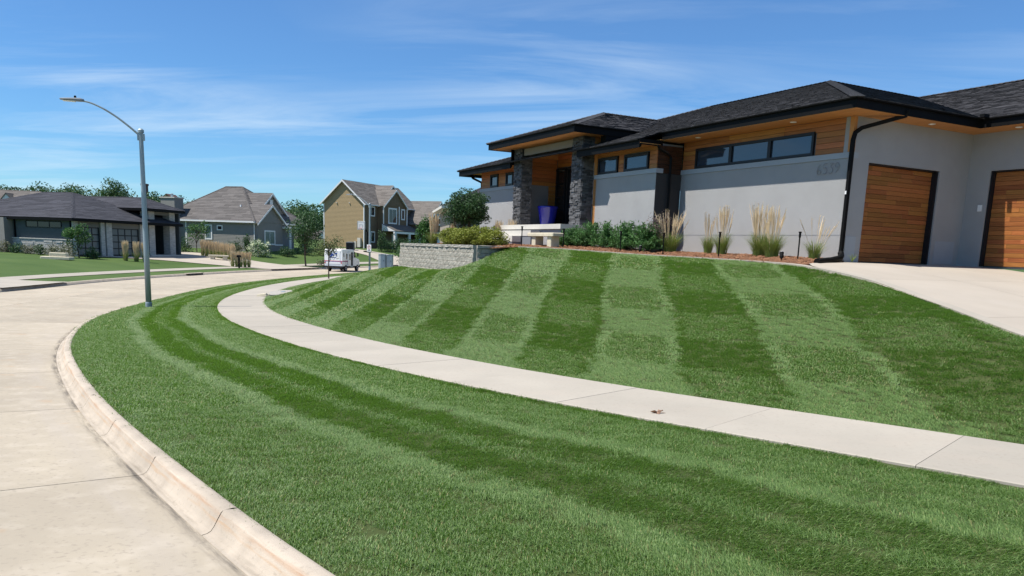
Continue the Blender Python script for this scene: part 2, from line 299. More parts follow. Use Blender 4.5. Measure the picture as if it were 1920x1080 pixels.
kerbm = band_mat(MT['kerb'], 'kerb_with_rust', [(.145,.05,.026,(.36,.18,.08),2.6,.62),(.19,.07,.018,(.40,.24,.12),3.4,.6),(.13,.02,.010,(.56,.50,.41),4,.7),(.29,.05,.04,(.19,.16,.12),3,.7)])
def arc(P): return np.r_[0, np.cumsum(np.linalg.norm(np.diff(P, axis=0), axis=1))]
KD = arc(KERB); 
def kerb_at(s, off):
    """points at arc s, 'off' metres to the right of travel (negative = towards the road)"""
    t = np.gradient(KERB, axis=0); t /= np.linalg.norm(t, axis=1)[:, None]; nrm = np.stack([t[:, 1], -t[:, 0]], 1)
    x = np.interp(s, KD, KERB[:, 0]); y = np.interp(s, KD, KERB[:, 1]); nx = np.interp(s, KD, nrm[:, 0]); ny = np.interp(s, KD, nrm[:, 1])
    return np.stack([x+nx*off, y+ny*off], -1)
def near_arc(P, D, q): return D[np.argmin(np.hypot(P[:, 0]-q[0], P[:, 1]-q[1]))]
GUT, RW = .245, 7.75
road = bpy.data.objects.new('street', None); COL.objects.link(road); road['kind'] = 'structure'; road['label'] = 'pale concrete street curving round the verge'
SL = 3.45; ph = near_arc(KERB, KD, (-2.9, 6.45)) % SL
joints = np.arange(ph - SL, KD[-1], SL); joints[0] = 0; joints = np.r_[joints, KD[-1]]
S = np.linspace(0, KD[-1], 300)
def strip(S, offs, zf):
    G = np.stack([np.c_[kerb_at(S, o), np.zeros(len(S))] for o in offs], 1); G[:, :, 2] = zroad(G[:, :, 0], G[:, :, 1])[:] + (np.asarray(zf)[None, :])
    return G
link('road_bed', gridmesh('road_bed', strip(S, [-.2, -4.3, -RW-.2], [-.03, -.025, -.03]), MT['tar'], flip=False), road)
for a, b in zip(joints[:-1], joints[1:]):
    if b - a < .3: continue
    s = np.linspace(a+.006, b-.006, 13)
    for lane, offs in enumerate((np.r_[np.linspace(-GUT-.004, -.62, 3), np.linspace(-.8, -4.08, 7)], np.linspace(-4.092, -RW+.004, 7))):
        off = np.asarray(offs); zz = .03*(1-np.abs(off+4.1)/4.1)
        G = strip(s, off, zz); # hand-finished: tiny waves along the joint edges
        g2 = np.concatenate([G[:1], G, G[-1:]], 0); g2[0, :, 2] -= .03; g2[-1, :, 2] -= .03
        me = gridmesh('concrete_slab', g2, roadm, smooth=False); attr(me, 'across', np.tile(np.abs(off)-GUT, (len(g2), 1))); attr(me, 'along', np.repeat(np.r_[s[0], s, s[-1]], len(off))); link('concrete_slab', me, road)
# kerb: profile from back of kerb to the gutter seam
kerb = bpy.data.objects.new('kerb', None); COL.objects.link(kerb); kerb['kind'] = 'structure'; kerb['label'] = 'rust stained concrete kerb along the near grass verge'
prof = [(.0,-.10),(.0,.135),(-.012,.147),(-.04,.150),(-.08,.150),(-.105,.146),(-.118,.132),(-.134,.105),(-.168,.045),(-.188,.018),(-.212,.006),(-GUT,.001),(-GUT,-.04)]
acr = np.r_[0, np.cumsum(np.hypot(*np.diff(np.asarray(prof), axis=0).T))] - .235
for a, b in zip(joints[:-1], joints[1:]):
    for h0, h1 in ((a, (a+b)/2), ((a+b)/2, b)):
        if h1 - h0 < .2: continue
        s = np.linspace(h0+.004, h1-.004, 9); G = strip(s, [p[0] for p in prof], [p[1] for p in prof])
        jit = RNG.normal(0, .0022, G.shape[:2]); G[:, 3:8, 2] += jit[:, 3:8]
        me = gridmesh('kerb_segment', G, kerbm); attr(me, 'across', np.tile(acr, (len(G), 1))); attr(me, 'along', np.repeat(s, len(prof))); link('kerb_segment', me, kerb)
# far kerb
fk = gridmesh('far_kerb', strip(S, [-RW, -RW-.10, -RW-.14, -RW-.30, -RW-.30], [-.03, .02, .15, .16, 0]), MT['kerb'], flip=False); o = link('far_kerb', fk, kind='structure')
# walk
SD = arc(SWO)
def walk_at(s, off):
    t = np.gradient(SWO, axis=0); t /= np.linalg.norm(t, axis=1)[:, None]; nrm = np.stack([t[:, 1], -t[:, 0]], 1)
    f = lambda v: np.interp(s, SD, v)
    return np.stack([f(SWO[:, 0])+f(nrm[:, 0])*off, f(SWO[:, 1])+f(nrm[:, 1])*off], -1)
walk = bpy.data.objects.new('sidewalk', None); COL.objects.link(walk); walk['kind'] = 'structure'; walk['label'] = 'concrete sidewalk bending between verge and front lawn'
wj = np.arange(near_arc(SWO, SD, (3.43, 6.22)) % 1.93, SD[-1], 1.93); WW = 1.62
def wstrip(s, offs, dz): 
    G = np.stack([np.c_[walk_at(s, o), np.zeros(len(s))] for o in offs], 1); base = zroad(walk_at(s, 0)[:, 0], walk_at(s, 0)[:, 1])[:, None]
    base2 = zroad(walk_at(s, WW)[:, 0], walk_at(s, WW)[:, 1])[:, None]; w = np.asarray(offs)[None, :]/WW
    G[:, :, 2] = base*(1-w) + base2*w + .29 + .04*w + np.asarray(dz)[None, :]; return G
link('walk_bed', gridmesh('walk_bed', wstrip(np.linspace(0, SD[-1], 200), [0, WW], [-.035, -.035]), MT['grit']), walk)
for k, (a, b) in enumerate(zip(wj[:-1], wj[1:])):
    if b > near_arc(SWO, SD, (-1, 92)): break
    s = np.linspace(a+.003, b-.003, 7); G = wstrip(s, [.0, .0, .012, .4, .8, 1.2, 1.608, 1.62, 1.62], [-.06, -.008, 0, 0, 0, 0, 0, -.008, -.06])
    G = np.concatenate([G[:1], G, G[-1:]], 0); G[0, :, 2] -= .03; G[-1, :, 2] -= .03; G[:, :, 2] += random.uniform(-.002, .002)
    link('walk_slab', gridmesh('walk_slab', G, MT['walk'], smooth=False), walk)
# verge and lawn base
def verge_grid(n=300, m=26):
    # ties kerb arc to walk arc by nearest point
    s = np.linspace(0, near_arc(KERB, KD, (6, 102)), n); A = kerb_at(s, .004); B = np.zeros_like(A); bs = np.array([SD[np.argmin(np.hypot(SWO[:, 0]-p[0], SWO[:, 1]-p[1]))] for p in A])
    bs = np.maximum.accumulate(bs)
    for _ in range(20): bs[1:-1] = .25*bs[:-2]+.5*bs[1:-1]+.25*bs[2:]
    B = walk_at(bs, -.004); w = np.linspace(0, 1, m)[None, :, None]
    G = np.zeros((n, m, 3)); G[:, :, :2] = A[:, None]*(1-w) + B[:, None]*w
    za = zroad(A[:, 0], A[:, 1])[:, None] + .125; zb = zroad(B[:, 0], B[:, 1])[:, None] + .262; ww = w[:, :, 0]; G[:, :, 2] = za*(1-ww) + zb*ww + .05*np.sin(np.pi*ww)
    return G
VERGE = verge_grid()
o = link('grass_verge', gridmesh('grass_verge', VERGE, MT['soil']), kind='structure')
L2 = LAWN.copy(); L2[:, :, 2] -= .03
o = link('front_lawn', gridmesh('front_lawn', L2, MT['soil']), kind='structure')
# drive in house coordinates
def zdrv(u):
    z = -.02 - .13*np.log1p(np.exp(np.clip((-u-1)*3, -40, 40)))/3
    return -1.42 + .08*np.log1p(np.exp(np.clip((z+1.42)/.08, -40, 40)))
DV = [(-17,-7.5),(-15.2,-7.4),(-12.45,-7.1),(-9.67,-6.39),(-7.66,-5.56),(-5.97,-4.6),(-4.68,-3.95),(-3.29,-3.3),(-2.29,-3.0),(-1.75,-2.95),(-1.2,-2.45),(-.9,-1.3),(-.5,-.45),(-.004,-.02)]
us = np.unique(np.r_[np.linspace(-17, -.004, 60), [-1.75]]); lv = np.interp(us, [p[0] for p in DV], [p[1] for p in DV])
drive = bpy.data.objects.new('driveway', None); COL.objects.link(drive); drive['kind'] = 'structure'; drive['label'] = 'pale concrete driveway in front of the wooden garage doors'
cuts_u = [-17,-13.2,-9.9,-6.6,-3.3,.24]; cuts_w = [0,.36,.70,1]
for ua, ub in zip(cuts_u[:-1], cuts_u[1:]):
    for wa, wb in zip(cuts_w[:-1], cuts_w[1:]):
        uu = np.linspace(ua+.004, ub-.004, 24 if ub > 0 else 10); l_ = np.interp(uu, [p[0] for p in DV] + [.3], [p[1] for p in DV] + [.0]); R_ = np.where(uu > -.002, 4.68, 4.9)
        ww = np.linspace(wa, wb, 6); G = np.zeros((len(uu), 6, 3)); vv = l_[:, None] + (R_-l_)[:, None]*ww[None]
        vv[:, 0] += .004; vv[:, -1] -= .004; P = HOUSE_O[:2][None, None] + uu[:, None, None]*D1 + vv[:, :, None]*D2
        G[:, :, :2] = P; G[:, :, 2] = HOUSE_O[2] + zdrv(uu)[:, None]
        link('drive_slab', gridmesh('drive_slab', G, MT['drive'], flip=True), drive)
uu = np.linspace(-17, .2, 40); l_ = np.interp(uu, [p[0] for p in DV] + [.3], [p[1] for p in DV] + [.0]); P = np.zeros((40, 2, 3))
for k, vv in enumerate((l_, np.full(40, 4.9))): P[:, k, :2] = HOUSE_O[:2] + uu[:, None]*D1 + vv[:, None]*D2; P[:, k, 2] = HOUSE_O[2] + zdrv(uu) - .012
link('drive_bed', gridmesh('drive_bed', P, MT['grit'], flip=True), drive)
# mowing strip between lawn and bed, running on along the drive
ED = catmull([p for p in DRV[2:]] + EDGE, 160); edo = offset2(ED, .20)
G = np.zeros((160, 4, 3)); G[:, 0] = ED; G[:, 1] = ED; G[:, 2, :2] = edo; G[:, 3, :2] = edo; G[:, 2:, 2] = ED[:, 2:3]; G[:, 0, 2] -= .08; G[:, 1, 2] += .012; G[:, 2, 2] += .014; G[:, 3, 2] -= .06
link('mowing_strip', gridmesh('mowing_strip', G, MT['walk'], smooth=False), kind='structure')
# planting bed: from the strip to the wall, and the terrace behind the retaining wall
def bedgrid():
    a = catmull([hw(-1.1,-2.5,-.12)] + EDGE[2:] + [(-1.2,25.55,1.74),(-1.95,26.85,1.74),(-2.83,28.5,1.74),(-3.62,30.0,1.74),(-4.26,31.25,1.74),(-4.2,33.0,1.74)], 120)
    b = catmull([hw(-.62,-.75,-.06), hw(-.1,-.02,.02), hw(1,0,.05), hw(3.5,0,.08), hw(6.3,-.3,.1), hw(6.36,-1.02,.12), hw(9.8,-1.02,.16), hw(10.4,-2.0,.16), hw(12.5,-2.3,.18), hw(14.6,-2.2,.2), hw(15.2,-1.02,.22), hw(17,-1.02,.24), hw(19.2,-1.02,.25)], 120)
    w = np.linspace(0, 1, 16)[None, :, None]; G = a[:, None]*(1-w) + b[:, None]*w; G[:, :, 2] += .05*np.sin(np.pi*w[:, :, 0]) + RNG.normal(0, .006, G.shape[:2]); G[:, 0, 2] -= .012
    return G
BED = bedgrid(); link('planting_bed', gridmesh('planting_bed', BED, MT['mulch']), kind='structure')
# wood chips over the bed
cv = []; cf = []
for k in range(5200):
    i = int(random.uniform(0, 80)) if k % 3 else int(random.uniform(60, 118)); j = random.random()*14.9; p = BED[i, int(j)]*(1-j % 1) + BED[i, int(j)+1]*(j % 1)
    q = BED[i+1, int(j)]; t_ = random.random(); p = p*(1-t_)+(q+(p-BED[i, int(j)]))*t_
    a, l, w = random.uniform(0, 6.28), random.uniform(.02, .055), random.uniform(.006, .014); dz = random.uniform(-.35, .35); ax = np.array([math.cos(a), math.sin(a), dz])*l; ay = np.array([-math.sin(a), math.cos(a), random.uniform(-.5, .5)])*w
    c = p + np.array([0, 0, .012]); b0 = len(cv); cv += [c-ax-ay, c+ax-ay, c+ax+ay, c-ax+ay, c+np.array([0, 0, .012])]; cf += [(b0, b0+1, b0+4), (b0+1, b0+2, b0+4), (b0+2, b0+3, b0+4), (b0+3, b0, b0+4)]
o = link('mulch_chips', npmesh('mulch_chips', cv, cf, M('mulch_chip', (.17,.072,.034), .95, .5, 6, col2=(.36,.19,.10)))); tag(o, 'reddish brown wood mulch covering the planting bed', 'mulch', kind='stuff')
# house yard sheet to the right and behind
yard = MB(); yp = [hw(u, v, -.42) for u, v in ((20.5,-1.2),(34,6),(34,40),(-20,40),(-22,6),(.3,-.1),(6.4,-.1),(6.4,-.9),(15,-.9))]
yard.poly(yp); yard.obj('side_yard', MT['soil'], kind='structure')
# ------------------------------------------------------------------ across the street
FAR = kerb_at(S, -RW-.30); FARZ = zroad(kerb_at(S, -RW)[:, 0], kerb_at(S, -RW)[:, 1]) 
def sm(t): t = np.clip(t, 0, 1); return t*t*(3-2*t)
def lotz_s(d, y, zr_): return zr_ + .15 + (.72 + .85*sm((y-74)/18))*sm(d/15.0) + .022*np.maximum(0, d-15)
def lotz(x, y):
    i = int(np.argmin((FAR[:, 0]-x)**2 + (FAR[:, 1]-y)**2)); d = math.hypot(FAR[i, 0]-x, FAR[i, 1]-y); return float(lotz_s(d, FAR[i, 1], FARZ[i]))
offs = np.r_[0, .6, 1.4, 2.2, 3.6, 5, 6.5, 8, 10, 12.5, 15, 19, 25, 34, 48, 70, 100]
G = np.zeros((300, len(offs), 3))
for k, d in enumerate(offs):
    G[:, k, :2] = kerb_at(S, -RW-.30-d); G[:, k, 2] = lotz_s(d, FAR[:, 1], FARZ)
link('far_lots', gridmesh('far_lots', G, MT['farlawn']), kind='structure')
def far_band(name, d0, d1, s0, s1, mat, dz=.03):
    s = np.linspace(s0, s1, 90); dd = np.linspace(d0, d1, 4); G = np.zeros((90, 4, 3)); fz = np.interp(s, S, FARZ); fy = np.interp(s, S, FAR[:, 1])
    for k, d in enumerate(dd): G[:, k, :2] = kerb_at(s, -RW-.30-d); G[:, k, 2] = lotz_s(d, fy, fz) + dz
    return link(name, gridmesh(name, G, mat), kind='structure')
far_band('far_sidewalk', 2.3, 3.7, 0, KD[-1]*.93, MT['walk'])
def pave(name, left, right, mat, dz=.045, n=24, m=10):
    A = resample(np.asarray(left, float), n); B = resample(np.asarray(right, float), n); w = np.linspace(0, 1, m)[None, :, None]; P = A[:, None]*(1-w) + B[:, None]*w
    G = np.zeros((n, m, 3)); G[:, :, :2] = P; G[:, :, 2] = [[lotz(*P[i, j]) + dz for j in range(m)] for i in range(n)]
    return link(name, gridmesh(name, G, mat), kind='structure')
def fkp(y): 
    i = int(np.argmin(np.abs(FAR[:, 1]-y) + (FAR[:, 0] > 0)*100)); return FAR[i]
a, b = fkp(73.2), fkp(82.0)
pave('far_driveway', [(a[0]+.25,a[1]),(-28,73.6),(-33,72.3),(-38.75,68.3)], [(b[0]+.25,b[1]),(-27,82.5),(-32.5,84.5),(-38.75,87.5)], MT['drive'])
a, b = fkp(35.6), fkp(42.8); pave('corner_driveway', [(a[0]+.25,a[1]),(-27,35.5),(-48,36)], [(b[0]+.25,b[1]),(-27,42),(-48,43)], MT['walk'])
a, b = fkp(92.0), fkp(98.5); pave('tan_house_driveway', [(a[0]+.2,a[1]),(-16.5,97),(-19.5,101.5),(-23,103.5),(-25.5,105)], [(b[0]+.2,b[1]),(-12.5,101.5),(-14.5,104),(-20,106),(-24.5,107.5)], MT['drive'])
# far ground sheet out to the horizon
xs = np.r_[-3000,-1500,-700,-400,np.linspace(-300, 300, 61),400,700,1500,3000]; ys = np.r_[-800,-200,-60,np.linspace(-20, 400, 50),500,700,1000,1600,2600,4500]
X, Y = np.meshgrid(xs, ys, indexing='ij'); Z = -1.7 + 6.4*sm((Y-105)/120) + 1.6*sm((-X-60)/80)*sm((Y-60)/80) + .5*np.sin(X*.021+1)*np.cos(Y*.017)
Z = np.where(Y > 500, Z + .004*(Y-500), Z)
def groundz(x, y): return float(-1.7 + 6.4*sm((y-105)/120) + 1.6*sm((-x-60)/80)*sm((y-60)/80) + .5*math.sin(x*.021+1)*math.cos(y*.017))
link('ground', gridmesh('ground', np.stack([X, Y, Z], -1), MT['ground'], flip=False), kind='structure')
# ------------------------------------------------------------------ the prairie house (local x = into the house, y = along the front, z from the garage floor)
H = thing('prairie_house', tuple(HOUSE_O), 'low grey and cedar house with dark hip roof above the striped lawn', 'house', HOUSE_A)
def B(name, mat, *boxes, parent=H, kind=None, label=None):
    m = MB()
    for b in boxes: m.box(*b)
    return m.obj(name, mat, parent, kind=kind, label=label)
# --- stucco walls
B('front_wall', MT['stucco'], (0,.25,.02,6.36,-.5,2.50), label='grey stucco wall section nearest the garage')
B('front_wall', MT['stucco'], (-1,-.75,6.36,9.8,-.4,2.50), label='grey stucco wall section between porch and garage wall')
B('front_wall', MT['stucco'], (-1,-.75,15.2,19.2,-.4,2.50), (-.75,3,18.95,19.2,-.4,2.50), label='grey stucco wall section left of the porch')
B('return_wall', MT['shadestucco'], (-.75,-.005,6.361,6.6,-.4,2.50), (-.99,-.75,6.355,6.36,-.4,2.50), label='narrow return between the two wall sections, its deep shade put into the colour')
B('trim_band', MT['band'], (-.025,.25,.0,6.37,2.503,2.64)); B('trim_band', MT['band'], (-1.025,-.75,6.335,9.82,2.503,2.64)); B('trim_band', MT['band'], (-1.025,-.75,15.2,19.22,2.503,2.64))
B('base_joint', MT['darkgrey'], (-.004,.02,.03,6.35,.632,.645))
for b_ in ((.04,.25,.02,6.36,2.64,3.5), (-.96,-.75,6.40,9.8,2.64,3.4), (-.96,-.75,15.2,19.16,2.64,3.4), (-.75,.04,6.42,6.6,2.64,3.4)): B('wall_backing', MT['darkgrey'], b_)
board_mesh = {}
def board(L, h, t, mat, parent, loc, axis='y', name='cedar_board'):
    key = (round(L, 2), round(h, 3), axis, mat.name)
    if key not in board_mesh:
        m = MB(); e = .004
        if axis == 'y': m.rings([[(0,0,0),(0,0,h),(0,L,h),(0,L,0)], [(-t+e,0,0),(-t+e,0,h-e),(-t+e,L,h-e),(-t+e,L,0)], [(-t,e,e),(-t,e,h-2*e),(-t,L-e,h-2*e),(-t,L-e,e)]])
        else: m.rings([[(0,0,0),(0,0,h),(L,0,h),(L,0,0)], [(0,-t+e,0),(0,-t+e,h-e),(L,-t+e,h-e),(L,-t+e,0)], [(e,-t,e),(e,-t,h-2*e),(L-e,-t,h-2*e),(L-e,-t,e)]])
        board_mesh[key] = m.mesh(name, mat)
    return link(name, board_mesh[key], parent, loc=loc)
def siding(x, y0, y1, z0, z1, holes, rows, axis='y', parent=H, mat='cedar'):
    """horizontal cedar boards on the plane x (or y when axis='x'), split round the holes (a0, a1, z0, z1)"""
    h = (z1-z0)/rows
    for r in range(rows):
        a, b = z0+r*h, z0+(r+1)*h; segs = [(y0, y1)]
        for (h0, h1, k0, k1) in holes:
            if (a+b)/2 > k0 and (a+b)/2 < k1:
                segs = [q for s0, s1 in segs for q in ((s0, min(s1, h0)), (max(s0, h1), s1)) if q[1]-q[0] > .05]
        for s0, s1 in segs:
            cuts = [s0]
            while s1 - cuts[-1] > 3.4: cuts.append(round(cuts[-1] + random.choice((1.6, 2.1, 2.6)), 2))
            cuts.append(s1)
            for c0, c1 in zip(cuts[:-1], cuts[1:]): board(c1-c0-.003, h-.004, .03, MT[mat], parent, (x, c0, a) if axis == 'y' else (c0, x, a), axis)
siding(.04, .14, 6.34, 2.645, 3.485, [(1.14, 5.76, 2.0, 3.27)], 6)
B('corner_trim', MT['soffit'], (-.012,.10,.0,.12,2.645,3.48))
siding(-.96, 6.38, 9.68, 2.645, 3.34, [(6.75, 8.1, 2.0, 3.2), (8.42, 9.62, 2.0, 3.2)], 5)
siding(6.40, -.96, .0, 2.505, 3.34, [], 6, 'x', mat='shadecedar')
B('corner_trim', MT['soffit'], (-1.0,-.80,9.70,9.86,.2,3.34))
siding(-.96, 15.2, 19.15, 2.645, 3.34, [(16.0, 16.7, 2.0, 3.2), (17.4, 18.2, 2.0, 3.2)], 5)
def window(x, y0, y1, z0, z1, n, parent=H, fw=.07, glass='glass', mull=.11):
    f = MB(); d0, d1 = x-.035, x+.06
    f.box(d0, d1, y0, y1, z0, z0+fw).box(d0, d1, y0, y1, z1-fw, z1).box(d0, d1, y0, y0+fw, z0+fw, z1-fw).box(d0, d1, y1-fw, y1, z0+fw, z1-fw)
    w = (y1-y0-2*fw-(n-1)*mull)/n; o = bpy.data.objects.new('window', None); COL.objects.link(o); o.parent = parent
    for k in range(1, n): f.box(d0, d1, y0+fw+k*w+(k-1)*mull, y0+fw+k*(w+mull), z0+fw, z1-fw)
    f.obj('frame', MT['frame'], o)
    for k in range(n): a = y0+fw+k*(w+mull); MB().box(x+.012, x+.03, a, a+w, z0+fw, z1-fw).obj('pane', MT[glass], o)
    return o
window(0.0, 1.18, 5.73, 2.65, 3.24, 3)
window(-1.0, 6.78, 8.07, 2.65, 3.17, 1); window(-1.0, 8.45, 9.6, 2.65, 3.18, 1)
window(-1.0, 17.42, 18.17, 2.66, 3.2, 1); window(-1.0, 16.0, 16.66, 2.66, 3.19, 1)
# --- garage side wall and wing with the second door
B('garage_wall', MT['stucco'], (.25,.66,0,.25,-.5,3.5), (3.46,4.68,0,.25,-.5,3.5), (.66,3.46,0,.25,2.44,3.5), (0,.25,.001,.25,2.5,3.5), (.0,.25,.0,.019,-.5,2.50))
B('garage_wall', MT['stucco'], (4.68,4.93,-.60,0,-.5,3.5), (4.68,4.93,-5.6,-.60,2.5,3.5), (4.68,4.93,-8.2,-5.6,-.5,3.5), (4.93,13,-8.2,-7.95,-.5,3.5))
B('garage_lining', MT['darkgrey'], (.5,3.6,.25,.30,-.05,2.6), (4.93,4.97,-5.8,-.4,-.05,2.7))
for b in (((.08,.10),(.05,.62)), ): pass
B('access_panel', MT['band'], (.10,.48,-.006,.0,.02,.62)); B('access_panel', MT['band'], (3.62,4.45,-.006,0,.02,.62))
def garage_door(a0, a1, z1, pos, axis, label):
    """door of random-length boards in rows between dark jambs"""
    d = bpy.data.objects.new('garage_door', None); COL.objects.link(d); d.parent = H; d['label'] = label
    m = MB()
    if axis == 'x': m.box(a0, a0+.03, pos-.16, pos+.02, 0, z1).box(a1-.045, a1, pos-.16, pos+.02, 0, z1).box(a0+.03, a1-.045, pos-.16, pos+.02, z1-.03, z1)
    else: m.box(pos-.16, pos+.02, a0, a0+.03, 0, z1).box(pos-.16, pos+.02, a1-.045, a1, 0, z1).box(pos-.16, pos+.02, a0+.03, a1-.045, z1-.03, z1)
    m.obj('door_jamb', MT['frame'], d); rows = 21; h = (z1-.04)/rows; s0, s1 = a0+.03, a1-.045
    MB().box(*((s0, s1, pos+.005, pos+.03) if axis == 'x' else (pos+.005, pos+.03, s0, s1)), .005, z1-.03).obj('door_backing', MT['tar'], d)
    for r in range(rows):
        c = s0; first = True
        while c < s1-.01:
            L = random.choice((.55, .8, 1.05, 1.3, 1.6)) if not first else random.choice((.35, .7, 1.0, 1.4)); first = False; e = min(s1, c+L)
            if s1 - e < .25: e = s1
            board(round(e-c-.002, 2)-.001, h-.003, random.choice((.018, .020, .023)), MT['doorwood'], d, (c, pos+.005, .01+r*h) if axis == 'x' else (pos+.005, c, .01+r*h), axis, 'door_board'); c = e
    return d
garage_door(.66, 3.46, 2.44, .20, 'x', 'shaded single garage door of mixed cedar boards')
garage_door(-5.6, -.60, 2.5, 4.88, 'y', 'garage door at the right edge with sunlit lower boards')
B('keypad', MT['white'], (4.64,4.68,-.50,-.40,1.45,1.62))
# --- entry: porch floor, steps, recess walls, doors
B('porch_floor', MT['concrete'], (-2.25,1.9,9.90,15.2,.76,.93)); B('porch_base', MT['stucco'], (-2.18,1.9,9.95,15.15,-.4,.757))
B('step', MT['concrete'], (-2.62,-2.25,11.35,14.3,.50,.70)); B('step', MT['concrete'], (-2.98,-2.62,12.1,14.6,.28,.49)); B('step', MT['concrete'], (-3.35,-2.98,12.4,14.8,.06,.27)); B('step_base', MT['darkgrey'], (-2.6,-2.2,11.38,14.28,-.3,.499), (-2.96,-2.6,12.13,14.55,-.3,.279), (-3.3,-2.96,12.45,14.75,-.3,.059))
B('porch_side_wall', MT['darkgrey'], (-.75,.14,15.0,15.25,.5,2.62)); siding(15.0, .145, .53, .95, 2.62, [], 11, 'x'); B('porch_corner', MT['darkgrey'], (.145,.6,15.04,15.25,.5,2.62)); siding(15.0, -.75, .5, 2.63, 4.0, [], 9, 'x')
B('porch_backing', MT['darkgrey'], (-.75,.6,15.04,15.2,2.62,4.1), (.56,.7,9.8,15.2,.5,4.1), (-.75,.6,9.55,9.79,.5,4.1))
siding(.56, 9.85, 15.0, .95, 4.0, [(13.45, 15.0, .9, 3.36), (12.2,13.35,.9,3.36)], 20)
ed = bpy.data.objects.new('entry_door', None); COL.objects.link(ed); ed.parent = H
B('frame', MT['frame'], (.46,.58,14.22,14.30,.95,3.35), (.46,.58,15.0-.06,15.0,.95,3.35), (.46,.58,14.30,14.94,3.27,3.35), (.46,.58,14.30,14.94,.95,1.1), *[(.48,.56,14.30,14.94,1.1+k*.54-.03,1.1+k*.54+.03) for k in (1,2,3)], parent=ed)
for k in range(4): B('pane', MT['darkglass'], (.52,.54,14.30,14.94,1.1+k*.54+.03,1.1+(k+1)*.54-.03), parent=ed)
ed = bpy.data.objects.new('entry_door', None); COL.objects.link(ed); ed.parent = H
B('frame', MT['frame'], (.46,.58,13.45,13.53,.95,3.35), (.46,.58,14.02,14.10,.95,3.35), (.46,.58,13.53,14.02,3.27,3.35), (.46,.58,13.53,14.02,.95,1.05), parent=ed); B('pane', MT['darkglass'], (.52,.54,13.53,14.02,1.05,3.27), parent=ed)
# --- stone columns: core plus stacked ledge stones
def column(y0, y1):
    c = bpy.data.objects.new('stone_column', None); COL.objects.link(c); c.parent = H; x0, x1 = -1.45, -1.0
    B('core', MT['stone'], (x0+.03, x1-.03, y0+.03, y1-.03, .93, 3.98), parent=c); m = MB(); z = .93
    while z < 3.96:
        h = random.choice((.045, .06, .075)); h = min(h, 3.98-z)
        for (fx, lo, hi) in (('a', y0, y1), ('b', y0, y1), ('c', x0, x1), ('d', x0, x1)):
            t = lo
            while t < hi-.01:
                L = random.uniform(.10, .32); e = min(hi, t+L); e = hi if hi-e < .07 else e; q = random.uniform(.0, .045); ti = random.random()
                bx = {'a': (x0-q, x0+.05, t, e), 'b': (x1-.05, x1+q, t, e), 'c': (t, e, y0-q, y0+.05), 'd': (t, e, y1-.05, y1+q)}[fx]; n0 = len(m.f)
                m.box(bx[0], bx[1], bx[2]+.003, bx[3]-.003, z+.003, z+h-.003) if fx in 'ab' else m.box(bx[0]+.003, bx[1]-.003, bx[2], bx[3], z+.003, z+h-.003)
                for k in range(n0, len(m.f)): m.c[k] = ti
                t = e
        z += h
    m.obj('ledge_stones', MT['stone'], c, kind='stuff'); return c
column(9.93, 10.62); column(14.40, 15.05)
B('porch_beam', M('beam_taupe', (.30,.27,.225), .85, .05, 2), (-1.38,-1.05,10.62,14.40,3.66,3.92)); B('porch_beam', MT['soffit'], (-1.3,.6,9.95,10.1,3.7,3.98), (-1.0,.6,14.95,15.03,3.7,3.98))
# --- roofs: each slope is a slab of shingles clipped to its outline
def clip(P, a, b, c):
    """keep a*x+b*y<=c"""
    R = []
    for i in range(len(P)):
        p, q = P[i], P[(i+1) % len(P)]; dp, dq = a*p[0]+b*p[1]-c, a*q[0]+b*q[1]-c
        if dp <= 0: R.append(p)
        if dp*dq < 0: t = dp/(dp-dq); R.append((p[0]+(q[0]-p[0])*t, p[1]+(q[1]-p[1])*t))
    return R
def shingled(parent, poly, mat, row=.145, wid=(.17,.36), deck=True, lift=.016, deckmat=None):
    """poly: convex planar polygon (3D); first edge is the eave"""
    P = [Vector(p) for p in poly]; e = (P[1]-P[0]).normalized(); nrm = (P[1]-P[0]).cross(P[2]-P[0]).normalized()
    if nrm.z < 0: nrm = -nrm
    s = nrm.cross(e).normalized(); O = P[0]
    if sum((p-O).dot(s) for p in P) < 0: s = -s
    Q = [((p-O).dot(e), (p-O).dot(s)) for p in P]; A = sum(Q[i][0]*Q[(i+1) % len(Q)][1]-Q[(i+1) % len(Q)][0]*Q[i][1] for i in range(len(Q)))
    if A < 0: Q = Q[::-1]
    hp = []
    for i in range(len(Q)):
        p, q = Q[i], Q[(i+1) % len(Q)]; dx, dy = q[0]-p[0], q[1]-p[1]; hp.append((dy, -dx, dy*p[0]-dx*p[1]))
    x0, x1 = min(q[0] for q in Q), max(q[0] for q in Q); y1 = max(q[1] for q in Q); m = MB(); r = 0
    while r*row < y1:
        t = x0 - random.uniform(0, .3); tl = row*random.uniform(.97, 1.03)
        while t < x1:
            w = random.uniform(*wid); R = [(t+.003, r*row), (t+w-.003, r*row), (t+w-.003, (r+1)*row+.02), (t+.003, (r+1)*row+.02)]
            for h in hp:
                R = clip(R, *h)
                if len(R) < 3: break
            if len(R) >= 3:
                ti = random.random(); k = lift*random.choice((.6, 1, 1.25)); up = lambda q: O + e*q[0] + s*q[1] + nrm*(.004 + k*max(0, 1-(q[1]-r*row)/row))
                m.poly([up(q) for q in R], ti)
                lo = [q for q in R if abs(q[1]-r*row) < 1e-5]
                if len(lo) == 2: a, b = lo; m.poly([up(a), up(b), O+e*b[0]+s*b[1], O+e*a[0]+s*a[1]], ti*.6)
            t += w
        r += 1
    o = m.obj('shingles', mat, parent, kind='stuff')
    if deck:
        d = MB(); d.rings([[p - nrm*.03 for p in P], [p for p in P]]); d.obj('roof_deck', deckmat or MT['black'], parent)
    return o
